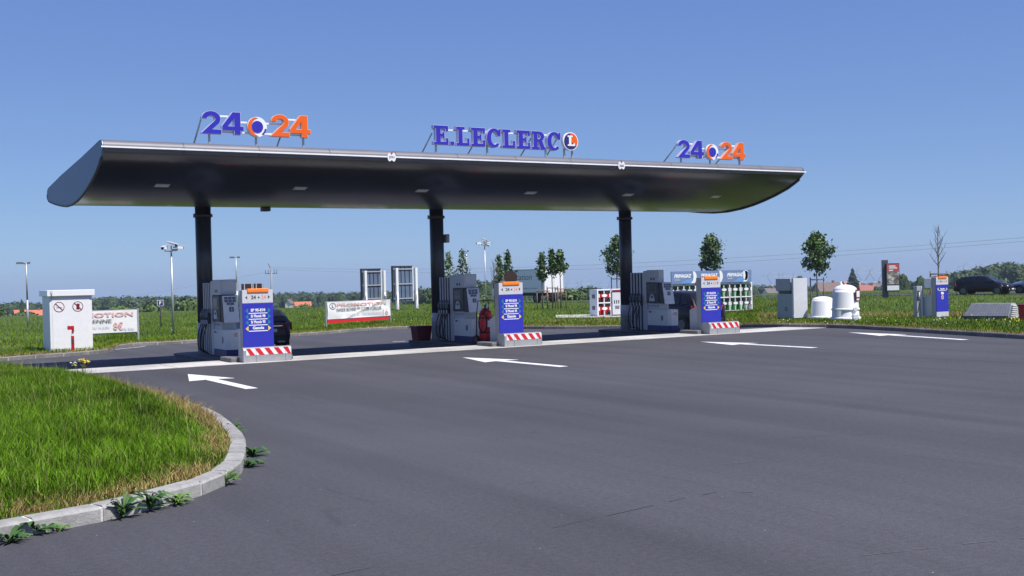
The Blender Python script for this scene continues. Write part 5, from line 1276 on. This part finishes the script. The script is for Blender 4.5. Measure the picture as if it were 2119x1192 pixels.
sapling(930, 96, 520, 590, 44, 'thin poplar just right of the middle column', 11, 'poplar_leaf', True, False, n=280)
sapling(958, 98, 515, 590, 46, 'thin poplar beside the slender lamp post', 12, 'poplar_leaf', True, False, n=330)
sapling(1034, 96, 527, 592, 34, 'slender poplar just left of the lorry', 13, 'poplar_leaf', True, False, n=520)
sapling(1052, 97, 518, 590, 40, 'slender taller poplar in front of the lorry cab', 14, 'poplar_leaf', True, False, n=560)
sapling(1023, 95, 540, 590, 24, 'bare thin sapling beside the camera mast', 15, bare=True, stakes=False)
sapling(1122, 92, 522, 588, 34, 'staked young tree before the lorry side', 16, slim=True, py_stake=598, n=900)
sapling(1143, 92, 513, 578, 32, 'tallest staked young tree before the lorry rear', 17, slim=True, py_stake=592, n=800)
sapling(1160, 92, 517, 574, 38, 'staked young tree by the right edge of the lorry', 18, slim=True, py_stake=594, n=1000)
sapling(1277, 88, 489, 575, 56, 'leafy tree half hidden by the far column', 19, 'tree_leaf_dark', py_stake=573, n=2300, lean=.15)
sapling(1474, 86, 488, 566, 48, 'dense tree rising behind the gas cage header', 20, 'tree_leaf_dark', py_stake=575, n=2600)
sapling(1691, 78, 483, 566, 58, 'round-crowned staked tree behind the white tanks', 21, py_stake=574, n=2900)
sapling(1943, 66, 466, 556, 44, 'leafless staked tree behind the far totem', 22, bare=True, py_stake=561)

# weeds at the foot of the foreground kerb
def weed(px, py, size, label, seed, leaf='leaf', tall=0., nleaf=18, flower=None):
    rng = random.Random(seed); b = gp(px, py); e = empty('weed', b, rng.uniform(0,6), label, 'weed', 'weeds along the kerb'); mb = MB()
    for i in range(nleaf):
        a = rng.uniform(0,6.28); L_ = size*rng.uniform(.55,1.1); up = rng.uniform(.5,1.9); d = Vector((math.cos(a), math.sin(a), 0)); s = Vector((-d.y, d.x, 0)); w_ = size*rng.uniform(.06,.12)
        base = Vector((rng.uniform(-.02,.02), rng.uniform(-.02,.02), rng.uniform(0, tall*.5) if tall else 0)); P = []
        for t in (0,.35,.7,1.0):
            c = base+d*(L_*t)+Vector((0,0,L_*(up*t-.75*up*t*t))); ww = w_*(.35+1.3*t*(1.05-t)*2)*(0.05 if t == 1 else 1)
            P += [c-s*ww, c+s*ww+Vector((0,0,.01))]
        mb.add(P, [(0,1,3,2),(2,3,5,4),(4,5,7,6)], 0, True)
    mb.build('leaves', leaf, e)
    if tall:
        for i in range(4):
            tip = Vector((rng.uniform(-.3,.3)*tall, rng.uniform(-.3,.3)*tall, tall*rng.uniform(.7,1.1))); mb = MB(); mb.tube([(0,0,0), tip*.5+Vector((0,0,.02)), tip], .005, 5, taper=.003); st = mb.build('stalk', 'stem', e)
            if flower:
                q = MB()
                for j in range(5):
                    o = tip+Vector((rng.uniform(-.05,.05), rng.uniform(-.05,.05), rng.uniform(-.02,.04))); q.lathe([(.004,-.012),(.026,0),(.004,.012)], o, 7)
                q.build('flower_head', flower, st)
weed(20, 1122, .20, 'low spreading weed at the kerb where the picture of grass is driest', 1)
weed(66, 1104, .24, 'broad dark-leaved weed against the second kerb stone', 2, nleaf=26)
weed(123, 1098, .11, 'small bright green weed tuft next to a white kerb joint', 3, 'leaf_pale')
weed(253, 1073, .22, 'spiky flat weed with thin stalks in front of the kerb', 4, nleaf=28, tall=.22)
weed(310, 1056, .22, 'upright dark weed between two flat ones at the kerb', 5, nleaf=22, tall=.20)
weed(366, 1043, .19, 'pale green upright weed growing at a kerb joint', 6, 'leaf_pale', nleaf=24)
weed(467, 1004, .17, 'light green weed where the kerb starts to curve', 7, 'leaf_pale', nleaf=20, tall=.15)
weed(515, 966, .20, 'bushy weed at the outermost bend of the kerb', 8, nleaf=26)
weed(521, 944, .24, 'larger leafy weed beyond the outermost kerb bend', 9, nleaf=28)
weed(490, 900, .18, 'thin stalky weed at the far side of the kerb bend', 10, tall=.28, nleaf=12)
for o in [o for o in COL.objects if o.name.startswith('weed') and o.get('label','').startswith('low spreading')]: o['label'] = 'low spreading weed beside the broad dark-leaved one'
# flowering stems on the grass tip
p = Vector((4.35, 28.6)); e0 = len(COL.objects)
def flower_plant():
    rng = random.Random(55); fp = gp(172, 776)*.86; e = empty('wild_flower', (fp.x, fp.y, .25), 0, 'yellow wild flowers standing tall on the grass tip', 'flower')
    mb = MB()
    for i in range(9):
        tip = Vector((rng.uniform(-.2,.2), rng.uniform(-.15,.15), rng.uniform(.22,.42))); mb.tube([(0,0,-.1), tip*.5, tip], .006, 5, taper=.003)
        q = MB()
        for j in range(4):
            o = tip+Vector((rng.uniform(-.05,.05), rng.uniform(-.05,.05), rng.uniform(-.01,.03))); q.lathe([(.006,-.012),(.032,0),(.006,.014)], o, 7)
        q.build('flower_head', 'flower_yellow' if i < 7 else 'flower_white', e)
    mb.build('stems', 'stem', e)
flower_plant()

# ------------------------------------------------------------------ far woods, bushes, houses, pylons
_ico = {}
def ico(sub_):
    if sub_ not in _ico:
        bm = bmesh.new(); bmesh.ops.create_icosphere(bm, subdivisions=sub_, radius=1); bm.verts.index_update()
        _ico[sub_] = ([v.co.copy() for v in bm.verts], [tuple(v.index for v in f.verts) for f in bm.faces]); bm.free()
    return _ico[sub_]
def blob(mb, c, rx, rz_, seed, sub_=3, rough=.28):
    V, Fc = ico(sub_); off = Vector((seed*3.1, seed*7.7, seed*1.3)); P = []
    for v in V:
        n_ = 1+rough*NZ.noise(v*2.1+off)+rough*.7*NZ.noise(v*4.6+off)+rough*.5*NZ.noise(v*9+off)
        P.append(Vector((c[0]+v.x*rx*n_, c[1]+v.y*rx*n_, c[2]+v.z*rz_*n_)))
    mb.add(P, Fc, 0, False)
def interp(tab, x):
    for (a, ya), (b, yb) in zip(tab[:-1], tab[1:]):
        if a <= x <= b: return ya+(yb-ya)*(x-a)/(b-a)
    return tab[0][1] if x < tab[0][0] else tab[-1][1]
def cards(mb, c, rx, rz_, n, size, rng):
    for _ in range(n):
        v = Vector((rng.gauss(0,1), rng.gauss(0,1), rng.gauss(0,1))).normalized()
        if v.z < -.5: v.z *= -1
        p = Vector((c[0]+v.x*rx*rng.uniform(.75,1.12), c[1]+v.y*rx*rng.uniform(.75,1.12), c[2]+v.z*rz_*rng.uniform(.75,1.12)))
        a = (v+Vector((rng.uniform(-.8,.8), rng.uniform(-.8,.8), rng.uniform(-.5,.9)))).normalized(); b = a.orthogonal().normalized(); t = rng.uniform(0,6.28)
        b = b*math.cos(t)+a.cross(b)*math.sin(t); q = a.cross(b); s = size*rng.uniform(.5,1.3)
        mb.add([p-b*s, p-q*s*.6, p+b*s, p+q*s*.6], [(0,1,2,3)], 1)
def wood(name, tab, D0, D1, step, label, seed, sub_=3, amp=4., dens=230):
    rng = random.Random(seed); mb = MB(); px = tab[0][0]; n = 0
    while px < tab[-1][0]:
        D = rng.uniform(D0, D1); g = vat(px, D); top = atd(px, interp(tab, px)+rng.uniform(-1,1)*amp*.5+1.5, D).z
        h_ = max(3., top-g.z); w_ = min(h_*.75, rng.uniform(3.2,6.0)); cs = w_*.13
        for (c, rx, rz_) in (((g.x, g.y, g.z+h_*.55), w_*.9, h_*.44), ((g.x+rng.uniform(-3,3), g.y-rng.uniform(2,5), g.z+h_*.28), w_*.85, h_*.30)):
            blob(mb, c, rx*.92, rz_*.92, seed+n*.37, 2); cards(mb, c, rx, rz_, dens, cs, rng); n += 1
        px += step*rng.uniform(.6,1.3)
    o = struct(mb.build(name, ['wood_leaves','wood_card']), 'stuff'); o['label'] = label; return o
wood('far_wood', [(-420,628),(-80,627),(0,628),(35,623),(60,627),(130,622),(200,614),(260,613),(330,612),(420,611),(560,606),(680,603),(760,601),(880,602),(1010,600),(1160,606),(1230,604),(1300,596),(1420,594)], 560, 690, 11, 'dark green far wood along the skyline behind the pumps', 3)
wood('near_wood', [(872,594),(884,588),(900,597),(930,590),(972,583),(1008,580),(1040,586),(1070,596)], 300, 340, 14, 'brighter green wood behind the middle pump', 9)
wood('thicket', [(1166,597),(1190,600),(1206,596),(1225,592),(1250,598)], 250, 280, 14, 'green thicket to the left of the red gas cage', 19)
wood('hill_wood', [(1830,590),(1868,578),(1890,582),(1930,573),(1985,560),(2010,554),(2040,548),(2075,543),(2119,545),(2200,541),(2500,545)], 420, 520, 10, 'wooded hill on the skyline behind the passing cars', 29)
wood('horizon_wood', [(1380,592),(1500,588),(1570,588),(1600,590),(1660,586),(1720,588),(1800,586),(1850,586)], 640, 760, 12, 'thin dark line of trees on the skyline behind the houses', 39, 2)
# scrub beyond the meadow on the left
def scrub(name, items, label, seed):
    rng = random.Random(seed); mb = MB(); n = 0
    for x0, x1, D0, D1, h0, h1, cnt in items:
        for _ in range(cnt):
            g = vat(rng.uniform(x0, x1), rng.uniform(D0, D1)); h_ = rng.uniform(h0, h1); r = h_*rng.uniform(.7,1.3); c = (g.x, g.y, g.z+h_*.35)
            blob(mb, c, r*.85, h_*.52, seed+n*.9, 2, .34); cards(mb, c, r, h_*.6, 200, .16+.07*h_, rng); n += 1
    o = struct(mb.build(name, ['scrub_leaves','scrub_card']), 'stuff'); o['label'] = label
scrub('scrub', [(-150,330,150,340,.8,2.0,70),(290,420,170,360,1.0,2.6,26),(370,900,200,460,1.0,2.6,60),(900,1010,150,240,1.0,2.0,12),(1160,1240,130,220,.8,1.6,12)], 'rough green scrub beyond the far edge of the meadow', 77)
def lone_tree(px, D, py_top, wpx, label, kind, seed):
    g = vat(px, D); top = atd(px, py_top, D).z-g.z; k = mpp(g); R = wpx*k/2; e = empty('far_tree', g, 0, label, 'tree', 'single trees near the houses')
    mb = MB(); mb.cyl((0,0,-.3),(0,0,top*.6),R*.10,R*.04,8); mb.build('trunk', 'bark', e); mb = MB(); rng = random.Random(seed)
    if kind == 'conifer':
        for i in range(9):
            t = i/9; blob(mb, (0,0,top*(.18+.76*t)), R*(1.02-t*.95), top*.085, seed+i, 3, .5)
        mb.build('crown', 'conifer', e)
    else:
        for i in range(7):
            a = rng.uniform(0,6.28); rr = R*rng.uniform(0,.45); blob(mb, (rr*math.cos(a), rr*math.sin(a), top*rng.uniform(.40,.70)), R*rng.uniform(.5,.7), top*.3, seed+i, 3, .3)
        mb.build('crown', 'wood_leaves', e)
lone_tree(1765, 470, 551, 34, 'pointed dark conifer rising over the cream house', 'conifer', 5)
lone_tree(1866, 300, 566, 36, 'round dark tree just right of the advertising pylon', 'round', 6)
lone_tree(1903, 310, 571, 34, 'second round dark tree right of the advertising pylon', 'round', 7)
lone_tree(1812, 430, 592, 14, 'small clipped bush in front of the grey house', 'round', 8)
lone_tree(1653, 480, 571, 44, 'broad tree behind the grey equipment cabinet', 'round', 9)
lone_tree(44, 420, 618, 10, 'narrow dark tree standing over the left-hand roofs', 'round', 10)

def house(x0, x1, py_ridge, py_eave, D, wall, roof, label, ang=25, dep=8., win=2, chim=True, dormer=0):
    c = vat((x0+x1)/2, D); k = mpp(c); Wd = (x1-x0)*k; r_, a_ = frame(c); rz = math.atan2(r_.y, r_.x)+math.radians(ang)
    e = empty('house', c, rz, label, 'house', 'village houses'); zr = atd((x0+x1)/2, py_ridge, D).z-c.z; ze = atd((x0+x1)/2, py_eave, D).z-c.z
    ca, sa = math.cos(math.radians(abs(ang))), math.sin(math.radians(abs(ang))); dep = min(dep, Wd*.9); L_ = max(4., (Wd-dep*sa)/ca) ; x, y = L_/2, dep/2
    mb = MB(); mb.v = [(-x,-y,-2),(x,-y,-2),(x,y,-2),(-x,y,-2),(-x,-y,ze),(x,-y,ze),(x,y,ze),(-x,y,ze),(-x,0,zr-.15),(x,0,zr-.15)]
    for f in ((0,1,5,4),(2,3,7,6),(1,2,6,9,5),(3,0,4,8,7)): mb.face(f)
    mb.build('wall', wall, e)
    mb = MB(); o = .4
    for s in (-1, 1):
        P = [(-x-o,s*(y+o),ze-.25),(x+o,s*(y+o),ze-.25),(x+o,0,zr),(-x-o,0,zr)]; Q = [(a,b,c_+.18) for a,b,c_ in P]; mb.add(P+Q, [(0,1,2,3),(7,6,5,4),(0,4,5,1),(1,5,6,2),(3,7,4,0)])
    rf = mb.build('roof', roof, e)
    if chim:
        mb = MB(); mb.box(x*.45, x*.45+.8, -.4, .4, zr-.6, zr+.9); mb.build('chimney', 'brick', rf)
    for i in range(dormer):
        u = -x+L_*(i+.7)/(dormer+.4); z0 = ze+(zr-ze)*.25; yy = -y*.72; mb = MB(); mb.prism([(u-.7,z0),(u+.7,z0),(u+.7,z0+1.0),(u,z0+1.7),(u-.7,z0+1.0)], yy-.3, 0, 'y'); mb.build('dormer', wall, rf)
        mb = MB(); mb.box(u-.4,u+.4,yy-.34,yy-.3,z0+.15,z0+.95); mb.build('dormer_pane', 'glass', rf)
    for i in range(win):
        u = -x+L_*(i+.5)/win; mb = MB(); mb.box(u-.55,u+.55,-y-.06,-y-.0,max(.6,ze-2.1),ze-.7); wn = mb.build('window', 'white_paint', e)
        mb = MB(); mb.box(u-.45,u+.45,-y-.075,-y-.061,max(.7,ze-2.0),ze-.8); mb.build('pane', 'glass', wn)
    return e
house(1580, 1605, 597, 606, 470, 'wall_white', 'roof_grey', 'white-gabled house with grey roof beside the gas cage', 30)
house(1614, 1646, 594, 604, 500, 'wall_cream', 'roof_orange', 'small house with bright orange roof by the grey cabinet', 15)
house(1682, 1742, 585, 603, 480, 'wall_cream', 'roof_brown', 'wide house with brown roof behind the staked tree', 18, 12)
house(1740, 1782, 582, 594, 520, 'wall_cream', 'roof_salmon', 'cream house with dormers and salmon tiled roof', 22, 9, 3, True, 3)
house(1778, 1812, 590, 604, 450, 'wall_cream', 'roof_red', 'low house with rose red roof below the conifer', 10)
house(1800, 1826, 586, 597, 500, 'wall_cream', 'roof_grey', 'pale house with grey roof behind the clipped bush', 12)
house(28, 56, 642, 653, 560, 'wall_cream', 'roof_orange', 'orange-roofed house left of the first lamp post', 8, chim=False)
house(58, 86, 642, 653, 540, 'wall_cream', 'roof_orange', 'orange-roofed house right of the first lamp post', 8)
house(-8, 30, 636, 646, 600, 'wall_cream', 'roof_grey', 'large grey-roofed building near the narrow dark tree', -10, 14)
house(64, 78, 636, 642, 680, 'wall_white', 'roof_grey', 'small white gabled house behind the orange roofs', 60)
house(200, 246, 632, 639, 640, 'wall_cream', 'roof_brown', 'long brown-roofed barn above the promotion banner', 4, 14)
house(243, 270, 634, 640, 600, 'wall_cream', 'roof_salmon', 'house with faded salmon roof above the promotion banner', 4)
house(302, 324, 627, 637, 620, 'wall_cream', 'roof_salmon', 'gabled house among trees by the parking sign', 50)
house(592, 604, 620, 628, 560, 'wall_white', 'roof_grey', 'tiny white gabled house right of the dark hatchback', 65)
house(609, 642, 625, 632, 520, 'wall_cream', 'roof_orange', 'long orange-roofed farm building left of the red-hemmed banner', 4, 10, chim=False)
# pylons
def pylon(px, D, py_top, label, H=46.):
    g = vat(px, D); top = atd(px, py_top, D).z; H = top-g.z; rz = -math.atan2(g.x, g.y)+math.radians(25); e = empty('pylon', g, rz, label, 'pylon', 'far electricity pylons'); r = .11
    w = [(0,4.2),(.55,1.6),(.66,1.2)]; mb = MB()
    for sx in (-1,1):
        for sy in (-1,1): mb.tube([(sx*a, sy*a*.7, H*t) for t, a in w], r, 5)
    for i in range(7):
        t0, t1 = .62*i/7, .62*(i+1)/7; a0 = interp(w, t0); a1 = interp(w, t1)
        for sy in (-1,1):
            mb.tube([(-a0,sy*a0*.7,H*t0),(a1,sy*a1*.7,H*t1)], r*.55, 4); mb.tube([(a0,sy*a0*.7,H*t0),(-a1,sy*a1*.7,H*t1)], r*.55, 4)
    mb.build('tower', 'galvanised', e)
    mb = MB(); hd_ = [(-1.2,.66),(-5.2,.86),(-4.4,.98),(4.4,.98),(5.2,.86),(1.2,.66)]
    for s in (-.5,.5): mb.tube([(x, s, H*t) for x, t in hd_], r*.8, 5)
    mb.tube([(-9,0,H*.90),(-5.2,0,H*.86),(5.2,0,H*.86),(9,0,H*.90)], r*.8, 5); mb.tube([(-9,0,H*.90),(-4.4,0,H*.98)], r*.6, 4); mb.tube([(9,0,H*.90),(4.4,0,H*.98)], r*.6, 4)
    mb.build('head_frame', 'galvanised', e)
for px, D, pt, lb in [(1213,1000,578,'faint pylon left of the red gas cage'),(1251,1100,581,'fainter pylon above the red gas cage'),(1184,950,582,'faint pylon beside the lorry rear'),(1601,950,563,'faint pylon left of the orange-roofed house'),(1631,1000,562,'faint pylon above the orange-roofed house'),(1787,900,554,'faint pylon right of the conifer'),(1814,950,554,'faint pylon next to the advertising pylon'),(2008,900,544,'pylon above the roof of the black hatchback'),(2040,1000,545,'pylon rising behind the wooded hill crest')]: pylon(px, D, pt, lb)
# wooden line pole and wires
g = vat(562, 190); t = atd(560, 548, 190); e = empty('line_pole', g, 0, 'concrete electricity pole with crossarm behind the first totem', 'utility pole'); hp = t.z-g.z; r_, a_ = frame(g)
mb = MB(); mb.cyl((0,0,-.4),(0,0,hp*.93),.24,.13,8); mb.build('pole', 'concrete_grey', e)
mb = MB(); q = r_*.95; mb.tube([(-q.x,-q.y,hp*.82),(q.x,q.y,hp*.82)], .05, 5); q2 = r_*-.45; mb.tube([(0,0,hp*.90),(q2.x,q2.y,hp*1.03)], .05, 5)
for s in (-.9,-.45,.5,.9):
    q = r_*s; mb.cyl((q.x,q.y,hp*.82),(q.x,q.y,hp*.90),.035,n=6)
mb.build('crossarm', 'dark_grey', e)
def wire(p0, p1, sag, label):
    n = 40; P = [p0.lerp(p1, i/n)-Vector((0,0,sag*4*(i/n)*(1-i/n))) for i in range(n+1)]
    c = P[0].copy(); mb = MB(); mb.tube([p-c for p in P], .012, 4); o = mb.build('power_line', 'wire'); o.location = c; tag(o, label, 'power line', 'overhead lines')
W0 = t+Vector((0,0,-.4))
for i, dy in enumerate((0, 7)):
    wire(W0+Vector((0,0,-.3*i)), atd(2330, 474+dy, 105), 1.4+.2*i, ['upper overhead wire running from the line pole over the trees','lower overhead wire running from the line pole over the trees'][i])
wire(W0+Vector((0,0,-.6)), atd(-150, 650, 300), 1.6, 'overhead wire running from the line pole towards the village roofs')
# ------------------------------------------------------------------ haze: the summer air over the plain
hz = MB(); hz.box(-1300, 1300, -1300, 1300, -42, 12)
ho = hz.build('haze', []); struct(ho, 'stuff'); ho['label'] = 'thin blue summer haze over the whole plain'
hm = bpy.data.materials.new('haze'); hm.use_nodes = True; n = hm.node_tree; n.nodes.clear()
out = n.nodes.new('ShaderNodeOutputMaterial'); pv = n.nodes.new('ShaderNodeVolumePrincipled')
pv.inputs['Color'].default_value = (.66,.80,1.0,1); pv.inputs['Density'].default_value = .0002; pv.inputs['Anisotropy'].default_value = .2
n.links.new(pv.outputs[0], out.inputs['Volume']); ho.data.materials.append(hm)
